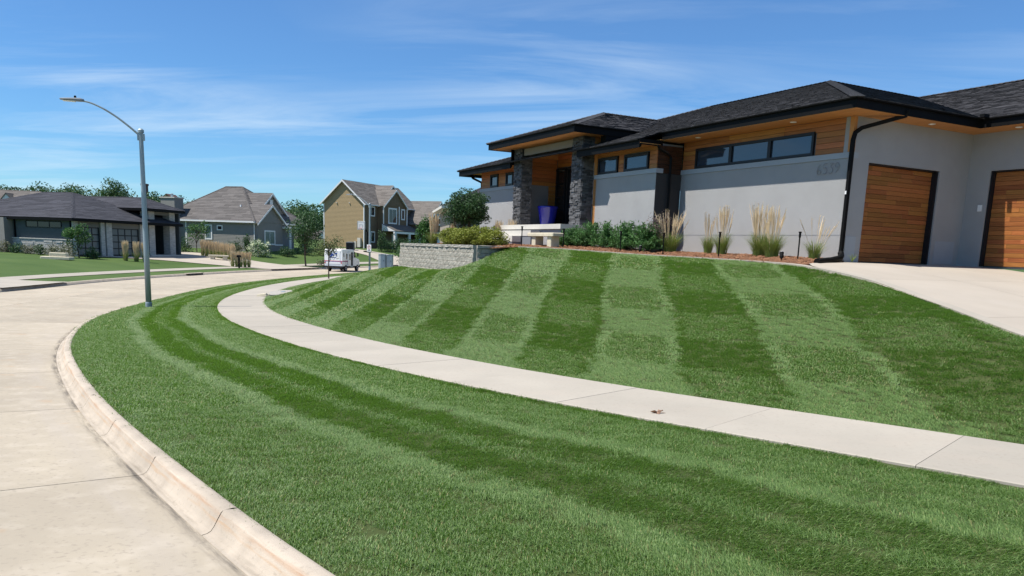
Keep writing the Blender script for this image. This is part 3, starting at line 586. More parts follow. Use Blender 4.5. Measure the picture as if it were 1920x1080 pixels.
def caps(parent, a, b, mat, n=None, w=.15):
    """hip or ridge caps: short folded pieces along a line"""
    a, b = Vector(a), Vector(b); d = b-a; L = d.length; d.normalize(); sd = d.cross(Vector((0,0,1))).normalized(); m = MB(); k = 0; st = .2
    while k*st < L:
        p = a + d*(k*st); q = a + d*min(L, k*st+st+.03); z0, z1 = .045, .03; dr = Vector((0,0,-.055))
        for sg in (-1, 1): m.poly([p+Vector((0,0,z0)), q+Vector((0,0,z1)), q+sd*w*sg+Vector((0,0,z1))+dr, p+sd*w*sg+Vector((0,0,z0))+dr], random.random())
        m.poly([p+Vector((0,0,z0)), p+sd*w+Vector((0,0,z0))+dr, p-sd*w+Vector((0,0,z0))+dr], .3); k += 1
    return m.obj('ridge_caps', mat, parent, kind='stuff')
rf = bpy.data.objects.new('roof', None); COL.objects.link(rf); rf.parent = H
def zf_(v): return 3.72 + (v+.9)/3
RZ = zf_(6.2)
SH = MT['shingle']
shingled(rf, [(-.9,-.75,3.72),(-.9,6.4,3.72),(6.2,6.4,RZ),(6.2,6.35,RZ)], SH)
shingled(rf, [(-1.75,6.4,zf_(-1.75)),(-1.75,20.2,zf_(-1.75)),(6.2,12.25,RZ),(6.2,6.4,RZ)], SH)
shingled(rf, [(-.9,-.75,3.72),(3.8,-.75,3.72),(10.9,6.35,RZ),(6.2,6.35,RZ)], SH)
shingled(rf, [(3.8,-9.0,3.72),(3.8,-.75,3.72),(10.9,6.35,RZ),(10.9,-1.9,RZ)], SH)
shingled(rf, [(-1.75,20.2,zf_(-1.75)),(14.15,20.2,zf_(-1.75)),(6.2,12.25,RZ)], SH, row=.29, wid=(.4,.7))
for pl in ([(14.15,20.2,zf_(-1.75)),(14.15,6,zf_(-1.75)),(6.2,6.35,RZ),(6.2,12.25,RZ)], [(18,-9.0,3.72),(18,13.45,3.72),(10.9,6.35,RZ),(10.9,-1.9,RZ)], [(3.8,-9.0,3.72),(18,-9.0,3.72),(10.9,-1.9,RZ)], [(6.2,13.45,3.72),(18,13.45,3.72),(10.9,6.35,RZ),(6.2,6.35,RZ)]): shingled(rf, pl, SH, row=.29, wid=(.4,.7))
caps(rf, (-.9,-.75,3.73), (6.2,6.35,RZ+.01), MT['ridge'], w=.17); caps(rf, (6.2,6.35,RZ+.01), (6.2,12.25,RZ+.01), SH); caps(rf, (6.2,6.35,RZ+.01), (10.9,6.35,RZ+.01), SH); caps(rf, (6.2,12.25,RZ+.01), (-1.75,20.2,zf_(-1.75)+.01), SH); caps(rf, (10.9,6.35,RZ+.01), (10.9,-1.9,RZ+.01), SH)
# porch roof
prf = bpy.data.objects.new('porch_roof', None); COL.objects.link(prf); prf.parent = H
EP = 4.16; pa, pb = 9.15, 15.85; pc = (pa+pb)/2; hh = (pb-pa)/2; PZ = EP + hh/3
shingled(prf, [(-2.35,pa,EP),(-2.35,pb,EP),(-2.35+hh,pc,PZ)], SH)
shingled(prf, [(-2.35,pa,EP),(3.2,pa,EP),(6.2,pc,PZ),(-2.35+hh,pc,PZ)], SH); shingled(prf, [(3.2,pb,EP),(-2.35,pb,EP),(-2.35+hh,pc,PZ),(6.2,pc,PZ)], SH)
caps(prf, (-2.35,pa,EP+.01), (-2.35+hh,pc,PZ+.01), MT['ridge'], w=.12); caps(prf, (-2.35,pb,EP+.01), (-2.35+hh,pc,PZ+.01), SH, w=.12); caps(prf, (-2.35+hh,pc,PZ+.01), (6.2,pc,PZ+.01), SH)
# --- eaves: soffit boards, fascia and gutter
def soffit(pts, z, name='soffit'):
    m = MB(); m.rings([[(x, y, z) for x, y in pts], [(x, y, z+.02) for x, y in pts]]); return m.obj(name, MT['soffit'], H)
soffit([(-.82,-.67),(.02,-.67),(.02,6.36),(-.82,6.36)], 3.485); soffit([(.02,-.67),(3.88,-.67),(4.72,.02),(.02,.02)], 3.487); soffit([(3.88,-8.9),(4.72,-8.9),(4.72,.02),(3.88,-.67)], 3.489)
soffit([(-1.67,6.36),(-.9,6.36),(-.9,9.9),(-1.67,9.9)], 3.335); soffit([(-.9,6.36),(.03,6.36),(.03,6.6),(-.9,6.6)], 3.4895); soffit([(-1.67,15.1),(-.9,15.1),(-.9,20.1),(-1.67,20.1)], 3.335); soffit([(-.9,19.15),(3,19.15),(3,20.1),(-.9,20.1)], 3.337)
soffit([(-2.27,pa+.08),(1.0,pa+.08),(1.0,pb-.08),(-2.27,pb-.08)], 3.945, 'porch_soffit')
def gutter(pts, zt, side, name='gutter', depth=.24):
    """K-style gutter with fascia swept along pts (2D); side=+1 when the outside lies to the right of travel"""
    pr = [(.0,-.02),(.0,-depth),(.05,-depth),(.10,-.16),(.115,-.075),(.13,-.07),(.13,0),(.115,0),(.115,-.03),(.02,-.04)]
    P = [Vector((x, y)) for x, y in pts]; R = []
    for i, p in enumerate(P):
        d0 = (p-P[i-1]).normalized() if i else None; d1 = (P[i+1]-p).normalized() if i < len(P)-1 else None
        ds = [d for d in (d0, d1) if d is not None]; ns = [Vector((d.y, -d.x))*side for d in ds]; n = sum(ns, Vector((0, 0))); n = n/n.dot(ns[0]) if len(ns) == 2 else ns[0]
        R.append([(p.x+n.x*a, p.y+n.y*a, zt+z) for a, z in pr])
    return MB().rings(R).obj(name, MT['black'], H)
gutter([(-.83,6.42),(-.83,-.68),(3.87,-.68),(3.87,-9.0)], 3.735, -1)
gutter([(-1.68,9.98),(-1.68,6.40)], 3.45, -1); gutter([(8,20.13),(-1.68,20.13),(-1.68,15.0)], 3.45, -1)
gutter([(3.2,pb-.06),(-2.29,pb-.06),(-2.29,pa+.06),(2.4,pa+.06)], 4.165, -1)
B('fascia_return', MT['black'], (-1.68,-.80,6.375,6.40,3.30,3.47))
B('porch_fascia', MT['black'], (-1.0,2.4,pa+.09,9.55,3.40,4.0)); B('splash_guard', MT['black'], (3.58,3.80,-.92,-.80,3.72,3.80))
B('gutter_end_wall', MT['black'], (-1.6,-.9,15.06,15.1,3.35,3.95))
# --- downspouts
def spout(pts, r=.055, name='downspout', ext=None):
    d = MB().tube(pts, r, 4).obj(name, MT['black'], H)
    if ext: MB().tube(ext, .075, 8).obj('drain_extension', MT['black'], d)
    return d
spout([(.95,-.70,3.62),(.95,-.66,3.50),(.12,-.12,3.20),(-.02,-.06,3.08),(-.06,-.05,2.9),(-.06,-.05,.35),(-.08,-.06,.22),(-.16,-.14,.12)], .058, ext=[(-.10,-.08,.20),(-.16,-.15,.13),(-.4,-.32,.07),(-1.2,-.72,.01),(-2.1,-1.12,-.03)])
spout([(-1.04,6.31,3.32),(-.98,6.30,3.22),(-.62,6.28,3.08),(-.52,6.28,2.98),(-.52,6.28,.4),(-.54,6.26,.25)], .045, ext=[(-.55,6.2,.24),(-.7,6.0,.16),(-1.3,5.35,.10),(-2.1,4.85,.06)])
spout([(-1.2,19.9,3.28),(-1.15,19.75,3.15),(-.92,19.3,2.95),(-.92,19.27,2.7),(-.92,19.27,.4)], .05)
B('wall_sensor', MT['white'], (-.13,-.115,-.07,-.03,1.62,1.70))
# --- soffit lights
for (x, y, z) in ((-.42,1.55,3.485),(-.42,5.2,3.485),(2.35,-.38,3.487),(4.3,-1.4,3.489),(-1.35,8.0,3.335)):
    MB().lathe([(.085,-.002),(.085,-.012),(.06,-.014),(.055,-.006)], 16, (x, y, z)).obj('soffit_light', MT['lens'], H)
# --- house number, thin pin-mounted strokes
STR = {'6': [[(.36,.95),(.18,.72),(.06,.45),(.03,.25),(.12,.06),(.28,.0),(.44,.07),(.50,.22),(.44,.38),(.28,.45),(.12,.38),(.04,.28)]],
 '5': [[(.46,1),(.12,1),(.08,.56),(.26,.64),(.42,.56),(.50,.36),(.44,.12),(.26,.0),(.06,.08)]], '3': [[(.08,.98),(.46,.98),(.22,.60),(.40,.54),(.50,.34),(.42,.10),(.24,.0),(.05,.08)]],
 '9': [[(.14,.05),(.32,.28),(.44,.55),(.47,.75),(.38,.94),(.22,1),(.06,.93),(.0,.78),(.06,.62),(.22,.55),(.38,.62),(.46,.72)]]}
for k, ch in enumerate('6539'):
    m = MB()
    for st in STR[ch]:
        P = np.array(st); Q = catmull(np.c_[P, np.zeros(len(P))], 26)
        m.tube([(-.030, .985 - k*.185 - q[0]*.25, 2.16 + q[1]*.25) for q in Q], .0085, 6)
    m.obj('house_number', M('number_metal', (.25,.255,.26), .5, .1), H, label='digit ' + ch)
# ------------------------------------------------------------------ neighbours across the street
MT.update(
 bwall=M('dark_slate_siding', (.085,.10,.105), .9, .06, 2), bstone=M('pale_stone_veneer', (.42,.41,.38), .95, .25, 2.2, 6, .6, 9, stretch=(1,1,4)), btrim=M('taupe_panel', (.17,.165,.15), .9, .05, 2), bshing=M('charcoal_roof', (.050,.050,.058), .95, .12, .8, 8, .3, 9, stretch=(1,1,5)),
 gsid=M('grey_siding', (.235,.225,.205), .9, .05, 2), gshing=M('brown_roof', (.118,.108,.10), .95, .12, 1.1, 8, .3, 9, stretch=(1,1,5)), tan=M('tan_siding', (.36,.265,.145), .9, .05, 2), brn=M('brown_siding', (.165,.12,.075), .9, .05, 2), tshing=M('weathered_roof', (.145,.13,.115), .95, .14, 1.1, 8, .3, 9, stretch=(1,1,5)),
 brick=M('red_brick', (.12,.06,.05), .95, .2, 3), fwall=M('far_wall', (.30,.26,.21), .9, .1, 1), paleglass=glassm('pale_glass', (.10,.14,.16), .1, .8))
def lap(parent, name, mat, P0, P1, z0, z1, nrm, exp=.19, clipf=None):
    """lap siding as real overlapping boards between two plan points; clipf(z) -> (t0, t1) trims gables"""
    m = MB(); P0, P1, n = Vector(P0), Vector(P1), Vector(nrm).normalized(); z = z0
    while z < z1-.01:
        h = min(exp, z1-z); t0, t1 = (0, 1) if clipf is None else clipf(z+h/2)
        if t1 > t0:
            a, b = P0.lerp(P1, t0), P0.lerp(P1, t1)
            m.rings([[(a.x+n.x*o_, a.y+n.y*o_, zz) for o_, zz in ((.03,z),(.012,z+h),(-.15,z+h),(-.15,z))], [(b.x+n.x*o_, b.y+n.y*o_, zz) for o_, zz in ((.03,z),(.012,z+h),(-.15,z+h),(-.15,z))]])
        z += h
    return m.obj(name, mat, parent)
def winx(parent, side, c0, c1, z0, z1, pos, n=2, trim='white', fw=.13, rows=1, glass='darkglass', name='window', mull=.05):
    """window on plane x=pos (side 'x', faces +x) or y=pos (side 'y', faces -y)"""
    o = bpy.data.objects.new(name, None); COL.objects.link(o); o.parent = parent
    s = 1 if side == 'x' else -1; f = MB(); a, b = (pos, pos+.07*s)
    def bx(m, p0, p1, q0, q1, d0, d1): return m.box(d0, d1, p0, p1, q0, q1) if side == 'x' else m.box(p0, p1, d0, d1, q0, q1)
    bx(f, c0, c1, z0, z0+fw, a, b); bx(f, c0, c1, z1-fw, z1, a, b); bx(f, c0, c0+fw, z0+fw, z1-fw, a, b); bx(f, c1-fw, c1, z0+fw, z1-fw, a, b)
    w = (c1-c0-2*fw-(n-1)*mull)/n; h = (z1-z0-2*fw-(rows-1)*mull)/rows
    for k in range(1, n): bx(f, c0+fw+k*w+(k-1)*mull, c0+fw+k*(w+mull), z0+fw, z1-fw, a, b-.012*s)
    for k in range(1, rows): bx(f, c0+fw, c1-fw, z0+fw+k*h+(k-1)*mull, z0+fw+k*(h+mull), a, b-.016*s)
    f.obj('frame', MT[trim], o)
    for k in range(n):
        for r in range(rows): bx(MB(), c0+fw+k*(w+mull), c0+fw+k*(w+mull)+w, z0+fw+r*(h+mull), z0+fw+r*(h+mull)+h, a+.01*s, a+.03*s).obj('pane', MT[glass], o)
    return o
def P_(parent, name, mat, *bx, label=None, kind=None):
    m = MB()
    for b in bx: m.box(*b)
    return m.obj(name, MT[mat] if isinstance(mat, str) else mat, parent, label=label, kind=kind)
def slab(parent, name, mat, poly, t=.12):
    n = (Vector(poly[1])-Vector(poly[0])).cross(Vector(poly[2])-Vector(poly[0])).normalized(); n = n if n.z > 0 else -n
    return MB().rings([[Vector(p)-n*t for p in poly], [Vector(p) for p in poly]]).obj(name, MT[mat], parent)
def hip(parent, x0, x1, y0, y1, ze, k, mat, name='roof', fascia='black', ov=.24):
    """hip roof over a rectangle with slope k; ridge along the longer side"""
    w, d = x1-x0, y1-y0; r = min(w, d)/2; zt = ze + r*k
    A, B_, C, D = (x0,y0,ze), (x1,y0,ze), (x1,y1,ze), (x0,y1,ze)
    if w >= d: E, F = (x0+r,y0+r,zt), (x1-r,y0+r,zt); faces = [[A,B_,F,E],[B_,C,F],[C,D,E,F],[D,A,E]]
    else: E, F = (x0+r,y0+r,zt), (x0+r,y1-r,zt); faces = [[A,B_,E],[B_,C,F,E],[C,D,F],[D,A,E,F]]
    o = bpy.data.objects.new(name, None); COL.objects.link(o); o.parent = parent
    for f in faces: shingled(o, f, MT[mat], row=.34, wid=(.7,1.5), lift=.02)
    P_(o, 'fascia', fascia, (x0-.02,x1+.02,y0-.02,y0+.02,ze-ov,ze), (x0-.02,x1+.02,y1-.02,y1+.02,ze-ov,ze), (x1-.02,x1+.02,y0+.02,y1-.02,ze-ov,ze), (x0-.02,x0+.02,y0+.02,y1-.02,ze-ov,ze)); P_(o, 'soffit', fascia, (x0+.02,x1-.02,y0+.02,y1-.02,ze-ov,ze-ov+.02))
    for a, b in ((A,E),(B_,E if w < d else F),(C,F),(D,E if w >= d else F),(E,F)): caps(o, a, b, MT[mat], w=.16)
    return o
for k in ('bshing','gshing','tshing'):    # far roofs reuse the shingle builder, so let them read the per-shingle tint
    base = MT[k]; t = base.node_tree; p = next(q for q in t.nodes if q.type == 'BSDF_PRINCIPLED'); cur = p.inputs['Base Color'].links[0].from_socket
    h = t.nodes.new('ShaderNodeHueSaturation'); at = t.nodes.new('ShaderNodeAttribute'); at.attribute_name = 'tint'; r = t.nodes.new('ShaderNodeMapRange'); r.inputs[3].default_value = .82; r.inputs[4].default_value = 1.18
    t.links.new(at.outputs['Fac'], r.inputs[0]); t.links.new(r.outputs[0], h.inputs['Value']); t.links.new(cur, h.inputs['Color']); t.links.new(h.outputs[0], p.inputs['Base Color'])
# --- charcoal house (left)
hb = thing('charcoal_house', (-38.7, 68.0, -.16), 'charcoal low house with black hip roof and glass panel garage doors behind the street lamp', 'house', math.radians(-16))
P_(hb, 'side_wall', 'bwall', (-14,0,0,.3,-.8,3.05)); P_(hb, 'front_wall', 'btrim', (-.3,0,.3,.6,-.8,3.05), (-.3,0,3.0,4.4,-.8,3.05), (-.3,0,7.8,8.8,-.8,3.05), (-.3,0,.6,3.0,2.5,3.05), (-.3,0,4.4,7.8,2.5,3.05))
ms = MB(); z = -.4
while z < 1.28:
    h = random.choice((.10,.14,.18)); t = -13.9
    while t < -.02:
        L = random.uniform(.3, 1.0); e = min(t+L, -.02); ms.box(t+.006, e-.006, -.12-random.uniform(0,.05), .0, z+.006, z+h-.006); t = e
    z += h
ms.obj('stone_base', MT['bstone'], hb, kind='stuff'); P_(hb, 'stone_ledge', 'concrete', (-14,.02,-.2,0,z,z+.07))
winx(hb, 'y', -5.1, -1.15, 2.32, 2.88, 0, n=3, trim='frame', fw=.06, glass='darkglass')
P_(hb, 'downspout', 'black', (-.2,-.1,-.1,0,.0,3.1)); P_(hb, 'downspout', 'black', (-6.4,-6.28,-.1,0,0,3.1)); P_(hb, 'side_bay', 'gsid', (-14,-6.6,-.9,-.0,-.5,3.1))
for a, b in ((-.05,.45),(3.0,3.45),(3.65,4.3),(7.85,8.5)): P_(hb, 'stone_pier', 'bstone', (-.02,.14,a,b,-.4,3.03))
for a, b, n in ((.6,3.0,3),(4.4,7.8,4)): winx(hb, 'x', a, b, 0, 2.5, -.14, n=n, rows=4, trim='frame', fw=.08, glass='frosted', name='garage_door', mull=.09)
hip(hb, -16.6, .7, -.55, 13.2, 3.2, .37, 'bshing')
P_(hb, 'porch_back_wall', 'bwall', (-4.2,-3.9,8.8,14,-.5,4.5), (-3.9,-.3,8.8,9.0,-.5,3.3), (-3.9,-.3,13.8,14,-.5,4.5))
P_(hb, 'stone_pier', 'bstone', (-1.2,-.2,9.4,10.2,-.4,4.55)); P_(hb, 'stone_pier', 'bstone', (-1.0,-.2,12.3,13.1,-.4,4.55)); P_(hb, 'porch_beam', 'btrim', (-1.0,-.3,10.2,12.3,4.0,4.5))
winx(hb, 'x', 10.2, 11.4, .1, 3.9, -3.9, n=2, rows=3, trim='frame', fw=.1, glass='paleglass'); winx(hb, 'x', 11.8, 12.9, .1, 2.4, -3.9, n=1, trim='frame', fw=.1, glass='darkglass', name='entry_door'); P_(hb, 'porch_floor', 'concrete', (-3.9,.3,9.0,13.8,-.3,.08))
hip(hb, -12, .6, 8.3, 13.7, 4.55, .42, 'bshing', name='porch_roof')
# --- grey sided house with brown roof
hg = thing('grey_house', (-30.5, 90.7, .30), 'grey sided one storey house with steep brown roof and two front gables', 'house', math.radians(-17.5))
lap(hg, 'side_wall', MT['gsid'], (0,0), (-13,0), -.4, 3.5, (0,-1), .16); P_(hg, 'side_core', 'gsid', (-13,-.01,.01,8,-.4,3.5)); lap(hg, 'front_wall', MT['gsid'], (0,0), (0,8), -.4, 3.5, (1,0), .16)
def gable_x(parent, xf, yc, hwid, ze, rise, depth, mat, wall, ov=.35, trimz=True):
    """cross gable facing +x with white barge boards"""
    o = bpy.data.objects.new('gable', None); COL.objects.link(o); o.parent = parent
    lap(o, 'gable_wall', MT[wall], (xf, yc-hwid), (xf, yc+hwid), ze, ze+rise, (1,0), .16, lambda z: (min(.5, (z-ze)/rise*.5), max(.5, 1-(z-ze)/rise*.5)))
    k = rise/hwid; e = ov*k
    for s in (-1, 1):
        shingled(o, [(xf-depth, yc+s*(hwid+ov), ze-e+.1), (xf+ov, yc+s*(hwid+ov), ze-e+.1), (xf+ov, yc, ze+rise+.1), (xf-depth, yc, ze+rise+.1)], MT[mat], row=.34, wid=(.7,1.5), deckmat=MT['white'])
        MB().rings([[(xf+ov-.04, yc+s*(hwid+ov), ze-e-.14), (xf+ov-.04, yc+s*(hwid+ov), ze-e+.07), (xf+ov-.04, yc, ze+rise+.07), (xf+ov-.04, yc, ze+rise-.16)], [(xf+ov+.03, yc+s*(hwid+ov), ze-e-.14), (xf+ov+.03, yc+s*(hwid+ov), ze-e+.07), (xf+ov+.03, yc, ze+rise+.07), (xf+ov+.03, yc, ze+rise-.16)]]).obj('barge_board', MT['white'], o)
    return o
hip(hg, -14, .4, -.45, 11.5, 3.55, .72, 'gshing', fascia='white', ov=.18)
gable_x(hg, -1.2, 5.0, 4.2, 3.6, 3.4, 6, 'gshing', 'gsid'); gable_x(hg, .5, 2.5, 2.6, 3.5, 2.0, 4, 'gshing', 'gsid')
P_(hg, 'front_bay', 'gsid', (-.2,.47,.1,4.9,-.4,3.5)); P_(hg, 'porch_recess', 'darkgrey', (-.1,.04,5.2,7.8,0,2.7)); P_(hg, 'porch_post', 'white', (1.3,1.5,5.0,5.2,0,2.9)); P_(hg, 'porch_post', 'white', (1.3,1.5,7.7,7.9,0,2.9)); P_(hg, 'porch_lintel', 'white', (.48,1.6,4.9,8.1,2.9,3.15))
winx(hg, 'x', 1.2, 3.3, .9, 2.6, .48, n=2, glass='paleglass', fw=.16); winx(hg, 'y', -6.8, -5.8, 1.3, 3.05, -.03, n=1, glass='paleglass', fw=.14); winx(hg, 'y', -5.1, -4.3, 2.4, 3.0, -.03, n=1, glass='darkglass', fw=.12); P_(hg, 'gable_vent', 'white', (-1.16,-1.1,4.7,5.3,5.6,6.3))
P_(hg, 'corner_board', 'white', (-.02,.06,-.06,.06,-.3,3.5)); P_(hg, 'corner_board', 'white', (-9.6,-9.48,-.06,.02,-.3,3.5)); P_(hg, 'chimney', 'gsid', (-12.6,-10.6,-.6,.9,-.3,6.0)); P_(hg, 'chimney_cap', 'concrete', (-12.7,-10.5,-.7,1.0,6.0,6.12)); MB().lathe([(.14,0),(.14,.4),(.2,.42),(.0,.5)],10,(-11.6,.2,6.1)).obj('chimney_flue', MT['galv'], hg)
P_(hg, 'roof_vent', 'white', (-3.3,-3.15,1.9,2.05,5.0,5.5)); P_(hg, 'skirt_board', 'white', (.47,.51,3.3,4.9,.85,1.0))
# --- tan two storey house
ht = thing('tan_house', (-21.75, 111.0, 1.05), 'tan two storey house with steep gable end and basketball hoop before it', 'house', math.radians(-23.6)); wd = 6.9
lap(ht, 'gable_wall', MT['tan'], (0,0), (-wd,0), -.6, 6.55, (0,-1), .18); lap(ht, 'gable_wall', MT['tan'], (0,0), (-wd,0), 6.55, 9.40, (0,-1), .18, lambda z: (min(.5,(z-6.55)/2.85*.5), max(.5,1-(z-6.55)/2.85*.5)))
P_(ht, 'core', 'brn', (-wd+.1,-.05,.1,13.9,-.6,6.5)); lap(ht, 'front_wall', MT['brn'], (0,0), (0,14), -.6, 6.5, (1,0), .18)
for s, xe in ((1, .45), (-1, -wd-.45)):
    shingled(ht, [(xe,-.4,6.2),(xe,14.4,6.2),(-wd/2,14.4,9.55),(-wd/2,-.4,9.55)], MT['tshing'], row=.34, wid=(.7,1.5), deckmat=MT['white'])
    MB().rings([[(xe,-.44,5.98),(xe,-.44,6.2),(-wd/2,-.44,9.55),(-wd/2,-.44,9.31)], [(xe,-.36,5.98),(xe,-.36,6.2),(-wd/2,-.36,9.55),(-wd/2,-.36,9.31)]]).obj('barge_board', MT['white'], ht)
P_(ht, 'gutter', 'white', (.42,.56,-.4,14.4,6.08,6.2)); P_(ht, 'corner_board', 'white', (-.06,.06,-.06,.06,-.5,6.3)); P_(ht, 'corner_board', 'white', (-wd-.06,-wd+.08,-.06,.06,-.5,6.3))
P_(ht, 'front_bay', 'brn', (0,1.0,3.4,9.8,-.5,6.4)); gable_x(ht, 1.05, 6.4, 3.0, 6.3, 2.3, 5, 'tshing', 'brn', ov=.3); gable_x(ht, -.3, 7.6, 4.0, 6.3, 3.0, 4, 'tshing', 'brn', ov=.3)
for y in (3.4, 7.6, 9.8): P_(ht, 'corner_board', 'white', (1.0,1.06,y-.1,y+.1,2.9,6.3))
winx(ht, 'x', 4.6, 6.9, 3.7, 6.0, 1.03, n=2, fw=.2); winx(ht, 'x', 8.1, 9.1, 4.4, 6.0, 1.03, n=1, fw=.18); winx(ht, 'x', 1.4, 2.6, 4.6, 6.0, .04, n=1, fw=.16); winx(ht, 'x', 1.5, 2.6, .9, 2.5, .04, n=1, fw=.16); winx(ht, 'x', 5.6, 7.2, 0, 2.3, 1.03, n=1, fw=.2, name='front_door')
slab(ht, 'porch_roof', 'tshing', [(3.2,3.1,2.7),(3.2,10.7,2.7),(.9,10.7,3.7),(.9,3.1,3.7)], .14); P_(ht, 'porch_beam', 'white', (2.9,3.15,3.1,10.7,2.3,2.62)); P_(ht, 'porch_ceiling', 'brn', (1.0,3.1,3.2,10.6,2.62,2.66))
MB().prism([(1.0,2.62),(3.2,2.62),(1.0,3.6)], 1, 3.06, 3.12).obj('porch_gable', MT['white'], ht)
for y in (3.4, 7.3, 10.4):
    P_(ht, 'porch_post', 'white', (2.85,3.15,y-.16,y+.16,1.0,2.3)); P_(ht, 'porch_pedestal', 'bstone', (2.75,3.25,y-.26,y+.26,-.5,1.0))
# garage wing
P_(ht, 'garage_wall', 'brn', (-3,4.0,10.9,18.1,-.5,4.1)); gable_x(ht, 4.02, 14.5, 3.65, 4.1, 3.4, 9, 'tshing', 'brn', ov=.35); winx(ht, 'x', 13.7, 15.3, 4.9, 6.3, 4.06, n=1, fw=.22); P_(ht, 'skirt_board', 'white', (4.02,4.3,10.8,18.2,3.9,4.15)); winx(ht, 'x', 11.9, 17.1, .2, 2.8, 4.04, n=4, rows=3, fw=.14, glass='white', name='garage_door')
for x, z in ((-2.4,6.3),(-4.6,6.3)): MB().lathe([(.09,0),(.09,.08)],10).obj('wall_vent', MT['white'], ht).location = (x,-.1,z)
P_(ht, 'meter_box', 'concrete', (-.9,-.4,-.35,-.02,.2,1.5)); P_(ht, 'meter_box', 'concrete', (-1.5,-1.2,-.3,-.02,.1,1.0))
# --- neighbour roof just beyond the main house
hn = thing('slate_roofed_house', (-7.0, 72.0, .4), 'low house with grey slate coloured roof peeking out beyond the terrace shrub', 'house', math.radians(10))
P_(hn, 'wall', 'fwall', (.8,16,.8,12,-1,4.9)); hip(hn, 0, 17, 0, 13, 5.05, .50, 'bshing', fascia='concrete'); winx(hn, 'y', 3.0, 5.0, .6, 2.6, .78, n=2)
# --- houses on the rise behind
def far_house(x, y, w, d, hwall, k, rz, label, mat='tshing', gables=(), wall='fwall', dz=0):
    z = groundz(x, y) + dz; h = thing('hill_house', (x, y, z), label, 'house', rz, 'houses on the rise behind the street')
    P_(h, 'wall', wall, (-w/2+.5,w/2-.5,-d/2+.5,d/2-.5,-3,hwall)); hip(h, -w/2, w/2, -d/2, d/2, hwall, k, mat, fascia='white')
    for gx in gables:
        g = bpy.data.objects.new('dormer', None); COL.objects.link(g); g.parent = h; yy = -d/2+1.2; zz = hwall + 1.2*k + .1
        MB().prism([(gx-1.1,zz),(gx+1.1,zz),(gx,zz+1.25)], 1, yy, yy+.1).obj('dormer_face', MT['white'], g)
        for s in (-1, 1): slab(g, 'dormer_roof', mat, [(gx+s*1.35,yy-.2,zz-.25),(gx,yy-.2,zz+1.35),(gx,yy+3.2,zz+1.35),(gx+s*1.35,yy+3.2,zz-.25)], .1)
    for wx in np.arange(-w/2+2, w/2-1.5, 3.2): winx(h, 'y', wx, wx+1.2, hwall-2.3, hwall-.8, -d/2+.48, n=1, fw=.12)
    return h
far_house(-104, 158, 26, 11, 5.6, .5, .12, 'brown roofed row house with white dormers above the black roof, leftmost', gables=(-7,-2,3.2,8.2), dz=-.8)
far_house(-84, 166, 20, 11, 4.9, .48, -.1, 'brown hip roofed house on the rise between the lamp and a round tree', gables=(-6.5,), dz=-1.4)
far_house(-65, 176, 12, 10, 4.4, .42, .0, 'small brown roofed house on the rise beside the grey chimney', dz=-1.6)
far_house(-41, 158, 13, 10, 4.0, .42, .1, 'grey roofed house with white gable left of the tan house', gables=(2.0,), dz=-3.0)
far_house(-44, 128, 15, 10, 3.4, .45, -.2, 'low brown roofed house between grey house and tan house', mat='gshing', dz=-1.2)
# brick tower and gable far off
tw = thing('brick_tower', (-237, 500, 6.0), 'far red brick tower with flat cap rising beside the lamp pole', 'tower')
P_(tw, 'shaft', 'brick', (-1.5,1.5,-1.5,1.5,-5,27)); P_(tw, 'cap', 'brick', (-1.8,1.8,-1.8,1.8,27,28.2)); P_(tw, 'opening', 'darkglass', (-.7,.7,-1.56,-1.49,22,26))
bg_ = thing('brick_gable_hall', (-228, 510, 5.0), 'far red brick hall with pointed roof beside the brick tower', 'building')
P_(bg_, 'wall', 'brick', (-3.5,3.5,0,14,-5,21)); MB().prism([(-4,21),(4,21),(0,24.2)], 1, -.3, 14).obj('roof', MT['brick'], bg_)
# ------------------------------------------------------------------ retaining wall of split-face blocks
rw = thing('retaining_wall', (-1.35, 25.3, 1.0), 'curved retaining wall of tan split-face blocks below the yellow shrubs', 'wall')
WP = catmull([(-.35,26.08),(-.85,25.68),(-1.30,25.34)], 30), catmull([(-1.38,25.32),(-2.1,26.7),(-3.0,28.4),(-3.8,29.9),(-4.45,31.2),(-4.75,32.0),(-4.55,32.8),(-3.6,33.6)], 160)
blk = {}
def block(L, h, d, mat, name):
    k = (round(L, 2), h, d, random.randrange(3), name)
    if k not in blk:
        m = MB(); n = 5; zs = [0, .012, h*.5, h-.012, h]; fr = []
        for zi, z in enumerate(zs):
            row = []
            for i in range(n):
                x = L*i/(n-1); edge = (i in (0, n-1)) or zi in (0, 4); row.append((x, (-.0 if edge else -random.uniform(.012, .035)), z))
            fr.append(row)
        b = len(m.v)
        for r in fr: m.v += r
        for a in range(4):
            for i in range(n-1): m.f.append((b+a*n+i, b+a*n+i+1, b+(a+1)*n+i+1, b+(a+1)*n+i)); m.c.append(None)
        m.poly([(0,0,h),(L,0,h),(L,d,h),(0,d,h)]); m.poly([(0,0,0),(0,0,h),(0,d,h),(0,d,0)]); m.poly([(L,0,0),(L,d,0),(L,d,h),(L,0,h)]); blk[k] = m.mesh(name, mat)
    return blk[k]
CH = .152; ZT = 1.83
